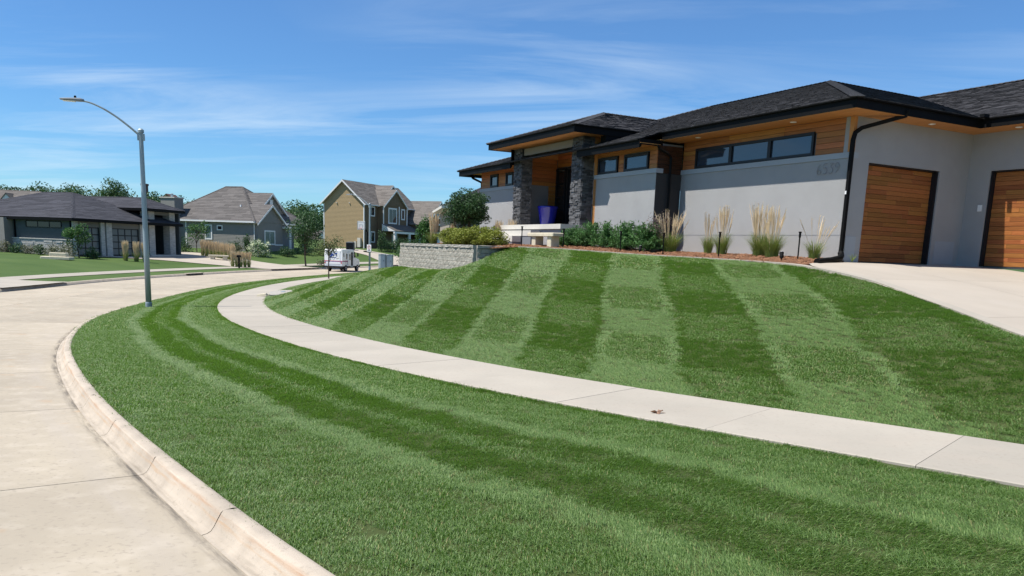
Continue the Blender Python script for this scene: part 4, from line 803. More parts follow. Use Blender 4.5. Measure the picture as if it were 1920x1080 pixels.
for seg, P in enumerate(WP):
    D = arc(P); n = lambda s: np.array([np.interp(s, D, P[:, 0]), np.interp(s, D, P[:, 1])])
    for c in range(7):
        z0 = ZT-.10-(c+1)*CH; s = .0 if c % 2 else -.2; BL = .41
        while s < D[-1]-.06:
            e = min(s+BL, D[-1]); a0 = max(s, 0); p, q = n(a0), n(e); L = float(np.linalg.norm(q-p)); s += BL
            if L < .08: continue
            ang = math.atan2(q[1]-p[1], q[0]-p[0]) + math.pi; nx = np.array([math.sin(ang), -math.cos(ang)])   # outward = -y of a block laid from q to p
            bt = (c+1)*.016
            o = link('block', block(L-.006, CH-.004, .26, MT['block'], 'block'), rw); w = q + nx*bt; o.location = (w[0]+1.35, w[1]-25.3, z0-1.0); o.rotation_euler = (0, 0, ang)
    s = 0
    while s < D[-1]-.05:
        e = min(s+.6, D[-1]); p, q = n(s), n(e); L = float(np.linalg.norm(q-p)); ang = math.atan2(q[1]-p[1], q[0]-p[0]) + math.pi; nx = np.array([math.sin(ang), -math.cos(ang)])
        o = link('cap_stone', block(L-.005, .10, .32, MT['cap'], 'cap_stone'), rw); w = q + nx*.045; o.location = (w[0]+1.35, w[1]-25.3, ZT-.10-1.0); o.rotation_euler = (0, 0, ang); s += .6
# ------------------------------------------------------------------ street lamps
def street_lamp(loc, rz, label, sign=None):
    t = thing('street_lamp', loc, label, 'street lamp', rz, 'street lamps')
    MB().lathe([(.105,-.3),(.105,.18),(.10,.2),(.094,.22)], 16).obj('base_sleeve', MT['galv'], t)
    MB().lathe([(.092,.2),(.085,2.0),(.074,4.0),(.064,5.7),(.064,5.72)], 16).obj('pole', MT['galv'], t, smooth=True)
    MB().lathe([(.095,5.66),(.095,5.74),(.06,5.78),(.0,5.80)], 16).obj('pole_cap', MT['galv'], t)
    arm = catmull([(0,0,5.54),(-.34,0,5.83),(-.76,0,6.14),(-1.16,0,6.36),(-1.48,0,6.47),(-1.66,0,6.49)], 26)
    MB().tube([tuple(p) for p in arm], [.036 - .010*i/25 for i in range(26)], 10).obj('arm', MT['galv'], t, smooth=True)
    MB().box(.03,.11,-.05,.05,5.42,5.63).box(-.11,-.03,-.05,.05,5.42,5.63).obj('clamp', MT['galv'], t)
    hd = MB(); pr = [(-1.58,.07,.06),(-1.70,.10,.085),(-1.90,.15,.075),(-2.12,.15,.05),(-2.24,.10,.035)]
    R = [[(x, w*math.cos(a), 6.485 + (hh if math.sin(a) > 0 else hh*.35)*math.sin(a)) for a in [2*math.pi*j/14 for j in range(14)]] for x, w, hh in pr]; hd.rings(R).obj('lamp_head', MT['lampgrey'], t, smooth=True)
    MB().box(-2.16,-1.82,-.10,.10,6.445,6.46).obj('lamp_lens', MT['lens'], t); MB().lathe([(.035,0),(.035,.07),(.0,.085)],10,(-1.82,0,6.55)).obj('photocell', MT['black'], t)
    if sign:
        s = MB().box(-.02,.0,-.23,.23,sign,sign+.62).obj('sign_plate', MT['white'], t, label='small white parking sign')
        s.rotation_euler = (0,0,math.radians(75)); s.location = (.0,-.12,0); m = MB()
        ring = [(-.024, .15*math.cos(a), sign+.38+.15*math.sin(a)) for a in [2*math.pi*j/20 for j in range(21)]]
        m.tube(ring, .014, 5).tube([(-.024,.10,sign+.28),(-.024,-.10,sign+.48)], .012, 5).obj('sign_ring', M('sign_red', (.5,.03,.03), .6, .05), s); MB().box(-.024,-.021,-.03,-.015,sign+.28,sign+.48).box(-.024,-.021,-.015,.06,sign+.38,sign+.395).box(-.024,-.021,-.015,.06,sign+.465,sign+.48).box(-.024,-.021,.045,.06,sign+.395,sign+.465).obj('sign_letter', MT['black'], s)
        MB().box(-.024,-.021,-.16,.16,sign+.07,sign+.11).box(-.024,-.021,-.12,.12,sign+.14,sign+.17).obj('sign_text', MT['black'], s)
    return t
street_lamp((-12.25, 25.75, float(zroad(-12.25, 25.75))+.17), math.radians(20), 'tall galvanised street lamp with curved arm in the near verge')
street_lamp((-13.2, 70.0, -.48), math.radians(-12), 'distant street lamp carrying a small white sign beside the mail truck', sign=1.55)
# ------------------------------------------------------------------ utility cabinets
for k, (x, y, w, h, lb) in enumerate(((-12.15, 70.6, .62, 1.34, 'left and taller of two pale grey utility cabinets by the retaining wall'), (-11.5, 70.75, .52, 1.30, 'right and slimmer of two pale grey utility cabinets by the retaining wall'))):
    t = thing('utility_cabinet', (x, y, -.5), lb, 'cabinet', math.radians(-8), 'utility cabinets'); m_ = M('cabinet_paint', (.40,.45,.45), .6, .04, 3)
    MB().bbox(-w/2,w/2,-.25,.25,-.3,h,.03).obj('housing', m_, t); MB().bbox(-w/2-.02,w/2+.02,-.28,.28,h,h+.05,.02).obj('lid', m_, t); MB().box(-w/2+.04,w/2-.04,-.262,-.25,.06,h-.08).obj('door', m_, t); MB().box(w/2-.11,w/2-.08,-.28,-.262,h*.55,h*.55+.12).obj('latch', MT['black'], t)
# ------------------------------------------------------------------ mail truck: rear and right side towards the camera
mtk = thing('mail_truck', (-18.1, 76.9, float(zroad(-17,78))+.02), 'white mail delivery truck with blue emblem and open side door on the street', 'truck', math.radians(-11))
pw = M('truck_white', (.78,.80,.80), .35, .03, 2, spec=.5); tb = M('emblem_blue', (.02,.06,.30), .4, .05); tr_ = M('stripe_red', (.55,.03,.04), .4, .05); rub = M('tyre_rubber', (.02,.02,.02), .85, .1)
# local: x right (kerb side), y forward, rear face at y=0
hw_ = .95; L_ = 4.4
side = [(0,.55),(0,2.08),(.10,2.18),(2.9,2.18),(3.15,2.05),(3.45,1.38),(4.28,1.22),(4.38,1.05),(4.38,.55)]
m = MB(); R = []
for x, ins in ((-hw_,.06),(-hw_+.05,0),(hw_-.05,0)):
    R.append([(x, y + (ins if y < 1 else -ins), z - (ins if z > 1.5 else 0)) for y, z in side])
m.rings(R).obj('body_shell', pw, mtk)
# kerb side skin with the door opening left dark
sk = MB(); x0, x1 = hw_-.05, hw_
def panel(y0, y1, z0, z1): sk.box(x0, x1, y0, y1, z0, z1)
panel(0,.62,.55,2.12); panel(.62,1.30,1.15,2.12); panel(1.30,1.95,.55,2.12); panel(1.95,2.06,.55,2.12); panel(2.06,2.72,1.92,2.12); panel(2.72,3.45,.55,1.36); panel(2.72,2.84,1.36,2.1); panel(3.45,3.62,.55,1.25); panel(4.18,4.36,.62,1.12); panel(3.62,4.18,.95,1.2); panel(.62,1.3,1.12,1.15)
sk.obj('side_panel', pw, mtk); MB().box(x0-.3,x0+.004,2.06,2.72,.58,1.92).obj('door_opening', MT['tar'], mtk)
dr = MB().box(x1+.01,x1+.05,1.36,2.02,.56,1.95).obj('sliding_door', pw, mtk); MB().box(x1+.05,x1+.056,1.62,1.90,1.15,1.75).obj('door_window', MT['darkglass'], dr)
for y0, y1, z0, z1 in ((.30,.46,1.45,1.86),(.95,1.22,1.22,1.78)): MB().box(x1,x1+.008,y0,y1,z0,z1).obj('side_window', MT['darkglass'], mtk)
MB().poly([(hw_+.004,2.86,1.40),(hw_+.004,3.38,1.40),(hw_+.004,3.14,1.96),(hw_+.004,2.86,1.98)]).poly([(-hw_+.1,3.475,1.40),(hw_-.1,3.475,1.40),(hw_-.14,3.19,1.98),(-hw_+.14,3.19,1.98)]).obj('windscreen', MT['darkglass'], mtk)
# rear: roll door, lights, emblem, stripe
MB().box(-.72,.72,-.02,.0,.75,2.0).obj('roll_door', pw, mtk)
MB().box(-hw_+.02,hw_-.01,-.026,-.021,1.02,1.07).box(x1+.001,x1+.006,0,1.34,1.02,1.07).obj('red_stripe', tr_, mtk); MB().box(-hw_+.02,hw_-.01,-.026,-.021,.975,1.01).box(x1+.001,x1+.006,0,1.34,.975,1.01).obj('blue_stripe', tb, mtk)
em = MB(); em.poly([(-.36,-.028,1.34),(.30,-.028,1.34),(.44,-.028,1.84),(-.22,-.028,1.84)]); eo = em.obj('emblem', tb, mtk)
MB().poly([(-.30,-.032,1.38),(.26,-.032,1.40),(.33,-.032,1.60),(.12,-.032,1.62),(-.02,-.032,1.55)]).poly([(-.20,-.032,1.80),(.08,-.032,1.78),(.36,-.032,1.66),(.10,-.032,1.68)]).obj('emblem_bird', pw, eo)
for x in (-.86, .86):
    for z in (.80,): MB().box(x-.04,x+.04,-.03,-.0,z,z+.14).obj('tail_light', tr_, mtk)
MB().box(-hw_-.03,hw_+.03,-.16,.0,.42,.56).obj('rear_bumper', rub, mtk); MB().box(-hw_,hw_+.02,4.36,4.5,.42,.58).obj('front_bumper', rub, mtk); MB().box(-.8,.8,.1,4.2,.36,.56).obj('chassis', MT['tar'], mtk); MB().box(x0,x1+.0,2.06,2.72,.44,.56).obj('door_step', MT['galv'], mtk)
for sx in (-1, 1):
    for y in (.98, 3.88):
        R = [[(sx*(hw_-.22)+dx, y+r*math.cos(a), .335+r*math.sin(a)) for a in [2*math.pi*j/20 for j in range(20)]] for dx, r in ((0,.30),(.02*sx,.335),(.17*sx,.335),(.20*sx,.30))]
        w = MB().rings(R).obj('wheel', rub, mtk); R = [[(sx*(hw_-.02)+dx, y+r*math.cos(a), .335+r*math.sin(a)) for a in [2*math.pi*j/16 for j in range(16)]] for dx, r in ((-.03*sx,.19),(.006*sx,.17),(-.01*sx,.06))]
        MB().rings(R).obj('rim', MT['white'], w)
for sx in (-1, 1): MB().tube([(sx*hw_,3.2,1.45),(sx*(hw_+.26),3.3,1.5),(sx*(hw_+.26),3.3,1.9)], .018, 6).box(*((hw_+.2,hw_+.34) if sx > 0 else (-hw_-.34,-hw_-.2)), 3.26, 3.31, 1.52, 1.86).obj('mirror', rub, mtk)
# ------------------------------------------------------------------ lid in the lawn, dry leaf, bits on the walk
def lawn_z(x, y):
    V = LAWN.reshape(-1, 3); i = np.argmin((V[:, 0]-x)**2 + (V[:, 1]-y)**2); return float(V[i, 2])
x, y = -10.4, 34.3; t = thing('valve_cover', (x, y, lawn_z(x, y)-.02), 'tilted round concrete cover with small stone lying in the lawn beside the sidewalk', 'cover', .5); t.rotation_euler = (.10, -.10, .3)
MB().lathe([(.38,-.05),(.52,-.02),(.54,.05),(.50,.085),(.0,.09)], 22).obj('disc', MT['cap'], t); MB().lathe([(.10,.088),(.10,.105),(.0,.107)], 12, (.1,.0,0)).obj('hub', MT['galv'], t)
MB().rings([[(-1.05,-.22,0),(-.62,-.26,0),(-.55,.02,0),(-.98,.08,0)], [(-1.02,-.18,.08),(-.66,-.21,.10),(-.60,-.02,.09),(-.95,.03,.07)]]).obj('stone', MT['limestone'], t)
lf = MB(); n = 11
for i in range(n):
    a0, a1 = i/n*6.283, (i+1)/n*6.283; f = lambda a: (.055*(1+.5*math.sin(3*a))*math.cos(a)*1.3, .05*(1+.4*math.cos(5*a))*math.sin(a), .018+.028*math.sin(2*a+.6)+.016*math.cos(5*a)); lf.poly([(0,0,.022), f(a0), f(a1)])
lf.tube([(.05,0,.02),(.085,-.01,.012),(.115,-.005,.006)], .003, 5)
x, y = 1.60, 8.26; o = lf.obj('dry_leaf', MT['dryleaf'], loc=(x, y, float(zroad(x, y))+.300)); o.scale = (.8, .8, .8); tag(o, 'curled dry brown leaf lying on the near sidewalk', 'leaf')
# ------------------------------------------------------------------ bed furniture
def at_h(name, u, v, z, label, cat, rz=0, group=None): return thing(name, hw(u, v, z), label, cat, HOUSE_A + rz, group)
def bedz(u, v):
    p = hw(u, v); V = BED.reshape(-1, 3); i = np.argmin((V[:, 0]-p[0])**2 + (V[:, 1]-p[1])**2); return float(V[i, 2]) - HOUSE_O[2]
t = at_h('stone_bench', 9.0, -3.35, bedz(9.0,-3.35), 'small pale stone bench at the foot of the porch steps', 'bench')
MB().bbox(-.22,.22,-.86,.86,.32,.43,.02).obj('seat', MT['limestone'], t)
for y in (-.52, .52): MB().bbox(-.16,.16,y-.13,y+.13,-.05,.32,.015).obj('leg', MT['limestone'], t)
for k, (u, v, lb) in enumerate(((14.0,-.42,'glossy cobalt blue planter standing on the porch left of the door'),(11.4,-.5,'cobalt blue planter half hidden behind the right stone column'))):
    t = at_h('blue_planter', u, v, .93, lb, 'planter', 0, 'blue porch planters')
    MB().lathe([(.24,0),(.27,.03),(.35,.40),(.40,.72),(.42,.76),(.42,.82),(.36,.82),(.35,.70)], 28).obj('pot', MT['blue'], t, smooth=True); MB().lathe([(.33,.70),(.30,.72),(.0,.73)], 16).obj('potting_soil', MT['mulch'], t)
def path_light(u, v, h, label):
    t = at_h('path_light', u, v, bedz(u, v), label, 'path light', 0, 'black bollard path lights')
    MB().tube([(0,0,-.1),(0,0,h-.1)], .017, 8).obj('stake', MT['black'], t); MB().lathe([(.022,h-.13),(.028,h-.1),(.028,h-.01),(.042,h),(.042,h+.015),(0,h+.02)], 12).obj('lamp_head', MT['black'], t)
path_light(9.9,-3.75,.62,'slim black path light standing left of the stone bench')
path_light(8.0,-3.25,.58,'slim black path light between stone bench and yew hedge')
path_light(5.75,-2.62,.60,'slim black path light in front of the middle of the yew hedge')
path_light(4.25,-2.2,.58,'slim black path light beside the drain pipe at the hedge end')
path_light(2.35,-1.85,.62,'slim black path light in front of the third feathery grass')
path_light(.12,-1.35,.62,'slim black path light nearest the garage corner')
for u, v, lb in ((.02,-2.0,'black spotlight tilted up beside the downspout extension'), (5.0,-2.45,'small black spotlight at the tip of the hedge drain pipe')):
    t = at_h('spotlight', u, v, bedz(u, v), lb, 'spotlight', .5, 'bed spotlights'); MB().tube([(0,0,-.1),(0,0,.07)], .012, 6).obj('stake', MT['black'], t)
    MB().tube([(-.03,0,.06),(0,0,.09),(.06,.02,.16),(.085,.03,.19)], [.02,.045,.05,.055], 12).obj('lamp_head', MT['black'], t); MB().tube([(.085,.03,.19),(.09,.032,.194)], .045, 12).obj('lamp_lens', MT['lens'], t)
# ------------------------------------------------------------------ things across the street
def far_thing(name, x, y, label, cat, rz=0, group=None, dz=0): return thing(name, (x, y, lotz(x, y)+dz), label, cat, rz, group)
t = far_thing('basketball_hoop', -20.0, 104.5, 'basketball hoop on a dark pole in front of the tan gable wall', 'hoop', math.radians(-10))
MB().tube([(0,0,0),(0,0,2.6),(-.25,-.1,3.05),(-.55,-.25,3.3)], .07, 8).obj('pole', MT['black'], t); bb = MB().bbox(-1.3,-.2,-.38,-.33,2.95,4.05,.03).obj('backboard', MT['white'], t)
MB().box(-1.27,-1.2,-.385,-.375,3.0,4.0).box(-.3,-.23,-.385,-.375,3.0,4.0).box(-1.2,-.3,-.385,-.375,3.93,4.0).box(-1.2,-.3,-.385,-.375,3.0,3.06).box(-.98,-.94,-.385,-.375,3.2,3.6).box(-.56,-.52,-.385,-.375,3.2,3.6).box(-.94,-.56,-.385,-.375,3.56,3.6).obj('board_lines', MT['lampgrey'], bb)
MB().tube([(-.75+.22*math.cos(a), -.64+.22*math.sin(a), 3.12) for a in [6.283*j/18 for j in range(19)]], .02, 5).obj('rim', tr_, t); MB().bbox(-.4,.4,-.5,.5,-.05,.18,.04).obj('base', MT['black'], t)
t = far_thing('air_conditioner', -22.4, 105.0, 'dark air conditioner unit behind the mail truck against the tan house', 'air conditioner'); MB().bbox(-.5,.5,-.5,.5,0,1.05,.06).obj('housing', M('ac_paint', (.045,.055,.065), .6, .05), t); MB().lathe([(.42,1.05),(.42,1.08),(.1,1.10)], 18).obj('fan_guard', MT['galv'], t)
for k in range(6): t2 = MB().box(-.47,.47,-.515,-.50,.12+k*.14,.20+k*.14).obj('louvre', MT['black'], t)
t = far_thing('mailbox', -25.65, 71.9, 'dark mailbox post in front of the tall grass by the far driveway', 'mailbox', 0); MB().box(-.06,.06,-.06,.06,-.1,1.0).obj('post', MT['black'], t); MB().prism([(-.12,1.0),(.12,1.0),(.12,1.14),(.07,1.22),(-.07,1.22),(-.12,1.14)], 1, -.28, .28).obj('box', MT['black'], t)
t = far_thing('slab_bench', -36.4, 61.6, 'low pale stone slab bench on the far lawn left of the shrub', 'bench', .1); MB().bbox(-1.1,1.1,-.45,.45,.0,.22,.04).obj('lower_slab', MT['limestone'], t); MB().bbox(-.5,.75,-.3,.3,.22,.52,.04).obj('upper_slab', MT['limestone'], t)
t = far_thing('slab_bench', -30.6, 80.0, 'pale stone slab bench beside the tall grass row of the grey house', 'bench', .2); MB().bbox(-.95,.95,-.3,.3,.35,.52,.03).obj('seat', MT['limestone'], t)
for x in (-.6, .6): MB().bbox(x-.2,x+.2,-.25,.25,-.1,.35,.03).obj('leg', MT['limestone'], t)
i = int(np.argmin(np.abs(FAR[:, 1]-59.5) + (FAR[:, 0] > 0)*100)); t = thing('storm_drain', (FAR[i, 0]+.26, FAR[i, 1], FARZ[i]), 'dark storm drain opening in the far kerb', 'drain', math.atan2(FAR[i+1, 1]-FAR[i-1, 1], FAR[i+1, 0]-FAR[i-1, 0]))
MB().bbox(-1.2,1.2,-.14,.22,.15,.19,.02).obj('top_slab', MT['kerb'], t); MB().box(-1.05,-.08,-.13,-.10,.0,.15).box(.08,1.05,-.13,-.10,.0,.15).obj('opening', MT['tar'], t)
# ------------------------------------------------------------------ plants
def leafmesh(C, size, mat, rng, aspect=.5, upbias=.3, name='leaves', tintf=None):
    """one leaf per centre: folded diamond quad with random facing"""
    n = len(C); a = rng.normal(size=(n, 3)); a[:, 2] = a[:, 2]*.7 - .15; a /= np.linalg.norm(a, axis=1)[:, None]
    b = rng.normal(size=(n, 3)); b[:, 2] *= (1-upbias); b -= a*np.sum(a*b, 1)[:, None]; b /= np.linalg.norm(b, axis=1)[:, None]; c = np.cross(a, b)
    s = size*rng.uniform(.65, 1.35, n)[:, None]; V = np.stack([C-a*s*.5, C+b*s*aspect*.5+c*s*.06, C+a*s*.5, C-b*s*aspect*.5+c*s*.06], 1).reshape(-1, 3)
    F = np.arange(n*4).reshape(n, 4); me = npmesh(name, V, F, mat)
    t = rng.uniform(0, 1, n) if tintf is None else tintf; at = me.attributes.new('tint', 'FLOAT', 'FACE'); at.data.foreach_set('value', t.astype(np.float32)); return me
def crown_points(n, c, r, rng, clumps=26, spread=.34, shell=.55, gap=None):
    """leaf centres gathered in clumps near the crown's skin"""
    d = rng.normal(size=(clumps, 3)); d /= np.linalg.norm(d, axis=1)[:, None]; rad = rng.uniform(shell, 1, clumps)[:, None]*rng.uniform(.85, 1.12, clumps)[:, None]; K = d*rad*np.asarray(r)
    ks = rng.uniform(.6, 1.3, clumps); w = ks**2/np.sum(ks**2); i = rng.choice(clumps, n, p=w); q = rng.normal(size=(n, 3)); q /= np.maximum(1, np.linalg.norm(q, axis=1)[:, None]/1.6)
    P = K[i] + q*np.asarray(r)*spread*ks[i][:, None]; P += np.asarray(c); return P, K + np.asarray(c), i, ks
def tree(loc, label, h, r, mat, n=2600, leaf=.10, trunk=.05, ch=None, clumps=26, name='tree', group=None, seed=1, multi=1, spread=.30, shell=.45, lean=0, cat='tree', aspect=.5):
    """crown centre height ch, radii r=(rx,ry,rz)"""
    rng = np.random.default_rng(seed); t = thing(name, loc, label, cat, rng.uniform(0, 6), group); ch = ch if ch else h - r[2]
    P, K, idx, ks = crown_points(n, (0, 0, ch), r, rng, clumps, spread, shell); P = P[P[:, 2] > .02*h]
    tr = MB()
    for s in range(multi):
        bx, by = (rng.normal(0, trunk*2.2, 2) if multi > 1 else (0, 0)); tx, ty = bx*3 + lean*h, by*3
        pts = [(bx + (tx-bx)*t_ + .03*h*math.sin(3*t_+s), by + (ty-by)*t_, -.15 + (ch+r[2]*.3+.15)*t_) for t_ in np.linspace(0, 1, 7)]; tr.tube(pts, [trunk*(1-.75*k/6) for k in range(7)], 7)
    to = tr.obj('trunk', MT['bark'], t)
    lb = MB()
    for k in K[rng.permutation(len(K))[:min(len(K), 16)]]:
        z0 = max(.25*ch, min(ch, k[2]-.6*r[2]-.1*h*rng.random())); a = Vector((lean*h*z0/h, 0, z0)); b = Vector(k); mid = a.lerp(b, .5) + Vector((0, 0, .06*h)); lb.tube([a, mid, b], [trunk*.42, trunk*.3, trunk*.12], 5)
    lb.obj('limbs', MT['bark'], to)
    link('crown', leafmesh(P, leaf, mat, rng, aspect, name='crown'), t); return t
def shrub(loc, label, r, mat, n=1800, leaf=.05, seed=1, name='shrub', group=None, clumps=30, spread=.28, shell=.6, aspect=.5, cat='shrub', flowers=None):
    rng = np.random.default_rng(seed); t = thing(name, loc, label, cat, 0, group); P, K, i, ks = crown_points(n, (0, 0, r[2]*.72), r, rng, clumps, spread, shell); P = P[P[:, 2] > 0]
    q = rng.uniform(-1, 1, (n//3, 3)); q = q[np.sum(q*q, 1) < 1]*np.asarray(r)*.75 + (0, 0, r[2]*.7); P = np.r_[P, q[q[:, 2] > 0]]
    link('foliage', leafmesh(P, leaf, mat, rng, aspect, name='foliage'), t); st = MB()
    for k in K[:9]: st.tube([(k[0]*.1, k[1]*.1, -.06), (k[0]*.5, k[1]*.5, k[2]*.5), tuple(k*.9)], [.014, .010, .005], 5)
    st.obj('stems', MT['bark'], t)
    if flowers:
        F = K[rng.permutation(len(K))[:flowers[0]]]; Q = np.concatenate([f + rng.normal(0, flowers[1], (60, 3)) for f in F*np.array([1.08, 1.08, 1.05])]); link('blossoms', leafmesh(Q, .09, MT['leafw'], rng, .9), t)
    return t
def feather_grass(loc, label, h, w, n_bl=170, n_pl=26, seed=1, group=None, hb=.5, mat='gblade', plume=.26, lean=.10, thick=1.0, name='feather_grass'):
    """tuft of arching blades with upright straw plumes"""
    rng = np.random.default_rng(seed); t = thing(name, loc, label, 'ornamental grass', 0, group); V = []; F = []; T = []
    for k in range(n_bl):
        a = rng.uniform(0, 6.283); r0 = w*.18*math.sqrt(rng.random()); L = h*hb*rng.uniform(.6, 1.15); out_ = w*.5*rng.uniform(.25, 1.1); wd = .006*thick*rng.uniform(.7, 1.3); d = np.array([math.cos(a), math.sin(a), 0]); sd = np.array([-d[1], d[0], 0])*wd; b = len(V); ti = rng.random()
        for s in range(5):
            u = s/4; p = d*(r0 + out_*u**1.7) + np.array([0, 0, L*(u - .22*u**3)]); f = 1-u*.95; V += [p-sd*f, p+sd*f]
        for s in range(4): F.append((b+2*s, b+2*s+1, b+2*s+3, b+2*s+2)); T.append(ti)
    me = npmesh('blades', V, F, MT[mat]); at = me.attributes.new('tint', 'FLOAT', 'FACE'); at.data.foreach_set('value', np.asarray(T, np.float32)); link('blades', me, t)
    V = []; F = []; T = []
    for k in range(n_pl):
        a = rng.uniform(0, 6.283); r0 = w*.14*math.sqrt(rng.random()); d = np.array([math.cos(a), math.sin(a), 0]); L = h*rng.uniform(.72, 1.02); out_ = h*lean*rng.uniform(.1, 1.3); ti = rng.random(); top = d*(r0+out_) + np.array([0, 0, L]); base = d*r0
        for ax in (np.array([1, 0, 0]), np.array([0, 1, 0])):
            b = len(V); 
            for s in range(7):
                u = s/6; p = base + (top-base)*u + d*out_*.35*(u*u-u); fz = (u*L-(L-plume*h))/(plume*h); wd = .0032*thick if fz < 0 else (.003+.008*math.sin(math.pi*min(1, fz*.96+.04)))*thick; V += [p-ax*wd, p+ax*wd]
            for s in range(6): F.append((b+2*s, b+2*s+1, b+2*s+3, b+2*s+2)); T.append(ti)
        for j in range(7):        # loose side spikelets
            u = 1-plume*rng.uniform(.05, .95); p = base+(top-base)*u; o_ = np.append(rng.normal(0, .012*thick, 2), 0); b = len(V); V += [p, p+o_+np.array([.002, 0, .03*thick]), p+o_*1.6+np.array([0, 0, .055*thick])]; V += [p+o_*.4+np.array([-.003, 0, .03])]; F.append((b, b+1, b+2, b+3)); T.append(ti)
    me = npmesh('plumes', V, F, MT['straw']); at = me.attributes.new('tint', 'FLOAT', 'FACE'); at.data.foreach_set('value', np.asarray(T, np.float32)); link('plumes', me, t); return t
# feather grasses in front of the garage-side wall
def hp(u, v, dz=0): p = hw(u, v, bedz(u, v)+dz); return p
GG = 'feathery grasses along the grey wall'
for k, (u, v, h, w, nb, npl, lb, lean) in enumerate(((5.15,-1.25,1.25,.85,300,26,'leaning feathery grass at the corner next to the yew hedge',.22),(3.85,-.9,1.15,.5,150,9,'small thin feathery grass, second from the yew hedge',.10),(3.0,-1.15,1.32,.6,200,20,'tall feathery grass behind a path light, third from the yew hedge',.08),(1.75,-1.0,1.38,.75,300,34,'fullest feathery grass in the middle of the grey wall',.12),(1.12,-1.2,1.30,.72,280,24,'feathery grass just right of the fullest one',.14),(-.02,-.95,1.02,.6,130,8,'sparse drooping feathery grass nearest the downspout',.30))):
    feather_grass(hp(u, v), lb, h, w*1.25, int(nb*1.8), int(npl*1.5), 20+k, GG, lean=lean*1.3, hb=.54, plume=.34)
feather_grass(hw(-.35,-.25,-.03), 'tiny green grass tuft at the foot of the garage downspout', .28, .35, 30, 0, 40, name='grass_tuft') if False else None
t = thing('grass_tuft', hw(-.45,-.12,-.02), 'tiny green grass tuft at the foot of the garage downspout', 'grass tuft'); rng = np.random.default_rng(3); m = MB()
for k in range(26):
    a = rng.uniform(0, 6.28); L = rng.uniform(.1, .28); d = Vector((math.cos(a), math.sin(a), 0)); s = Vector((-d.y, d.x, 0))*.005; m.poly([-s, s, d*L*.4+Vector((0,0,L*.7))+s*.8, d*L*.4+Vector((0,0,L*.7))-s*.8], .5); m.poly([d*L*.4+Vector((0,0,L*.7))-s*.8, d*L*.4+Vector((0,0,L*.7))+s*.8, d*L+Vector((0,0,L*.8))], .6)
m.obj('blades', MT['gblade'], t)
# yew hedge: separate feathery shrubs
def yew(loc, label, r, seed, mat='yew'):
    rng = np.random.default_rng(seed); t = thing('yew_shrub', loc, label, 'shrub', 0, 'yew shrubs in front of the porch'); V = []; F = []; T = []; st = MB(); cen = []
    for k in range(90):
        a = rng.uniform(0, 6.283); el = rng.uniform(.12, 1.45); L = rng.uniform(.75, 1.1); d = np.array([math.cos(a)*math.cos(el)*r[0], math.sin(a)*math.cos(el)*r[0], math.sin(el)*r[1]])*L
        tip = d + np.array([math.cos(a), math.sin(a), 0])*.06; mid = d*.55 + np.array([0, 0, .05])
        if k < 16: st.tube([(0,0,-.05), tuple(mid), tuple(tip)], [.012,.007,.003], 5)
        for q in range(44):
            u = rng.uniform(.25, 1.0); cen.append((1-u)**2*np.zeros(3) + 2*u*(1-u)*mid + u*u*tip + rng.normal(0, .035, 3))
    C = np.array(cen); C = C[C[:, 2] > 0]; link('foliage', leafmesh(C, .105, MT[mat], rng, .24, upbias=.5), t); st.obj('stems', MT['bark'], t); return t
for k, (u, v, r, lb) in enumerate(((9.45,-2.25,(.40,.36),'lowest spreading yew shrub at the left end of the hedge'),(8.9,-2.35,(.52,.62),'yew shrub next to the lowest one at the hedge left end'),(8.0,-2.2,(.58,.78),'yew shrub in the hedge below the right stone column'),(7.15,-2.1,(.58,.80),'yew shrub in the middle of the hedge'),(6.25,-2.0,(.55,.82),'yew shrub second from the right end of the hedge'),(5.6,-1.75,(.55,.84),'tallest yew shrub at the right end of the hedge'))): yew(hp(u, v), lb, r, 60+k)
tree(hp(5.35,-1.5), 'small plum grey ornamental tree between hedge and leaning grass', 1.15, (.34,.34,.42), MT['leafp'], 900, .045, .016, .78, 20, 'ornamental_tree', seed=5, spread=.26)
# terrace behind the retaining wall
T0 = 1.82
tree((-2.0, 31.6, T0), 'round dark green tree on the terrace left of the porch', 2.2, (1.0,1.0,.76), MT['leafd'], 15000, .078, .045, 1.42, 100, 'round_tree', seed=8, multi=5, spread=.17, shell=.35)
YG = 'yellow green shrubs above the retaining wall'
for k, (x, y, r, lb) in enumerate(((-2.25,28.3,(.62,.62,.34),'yellow green mounded shrub at the left, above the wall face'),(-1.55,27.7,(.66,.66,.40),'yellow green mounded shrub in the middle of the three above the wall'),(-.95,27.3,(.60,.60,.35),'yellow green mounded shrub at the right, next to the steps'))): shrub((x, y, T0-.02), lb, r, MT['leafy'], 6500, .062, 70+k, 'mounded_shrub', YG, 70, .17, .75)
TG = 'feathery grasses on the terrace'
for k, (x, y, h, w, nb, npl, lb) in enumerate(((-3.35,31.2,1.25,.8,260,60,'big tawny grass clump above the wall left of the yellow shrubs'),(-2.75,33.6,1.0,.5,120,40,'tawny grass clump left of the round terrace tree'),(-.75,31.4,1.05,.7,160,60,'tawny grass clump right of the round terrace tree'),(-.25,31.0,1.1,.6,110,34,'thin straw grass clump against the left stone column'),(-1.35,32.2,.85,.5,120,34,'short tawny grass clump half hidden under the round terrace tree'))): feather_grass((x, y, T0), lb, h, w, nb, npl, 90+k, TG, plume=.42, thick=1.4)
tree((-4.42, 37.5, .9), 'leafy upright young tree rising behind the left end of the retaining wall', 2.35, (.42,.42,.80), MT['leaf'], 3000, .10, .035, 1.4, 40, 'young_tree', seed=12, spread=.22)
shrub((-6.0, 44, .3), 'low dark shrub behind the left end of the retaining wall', (.9,.9,.8), MT['leafd'], 1500, .09, 13)
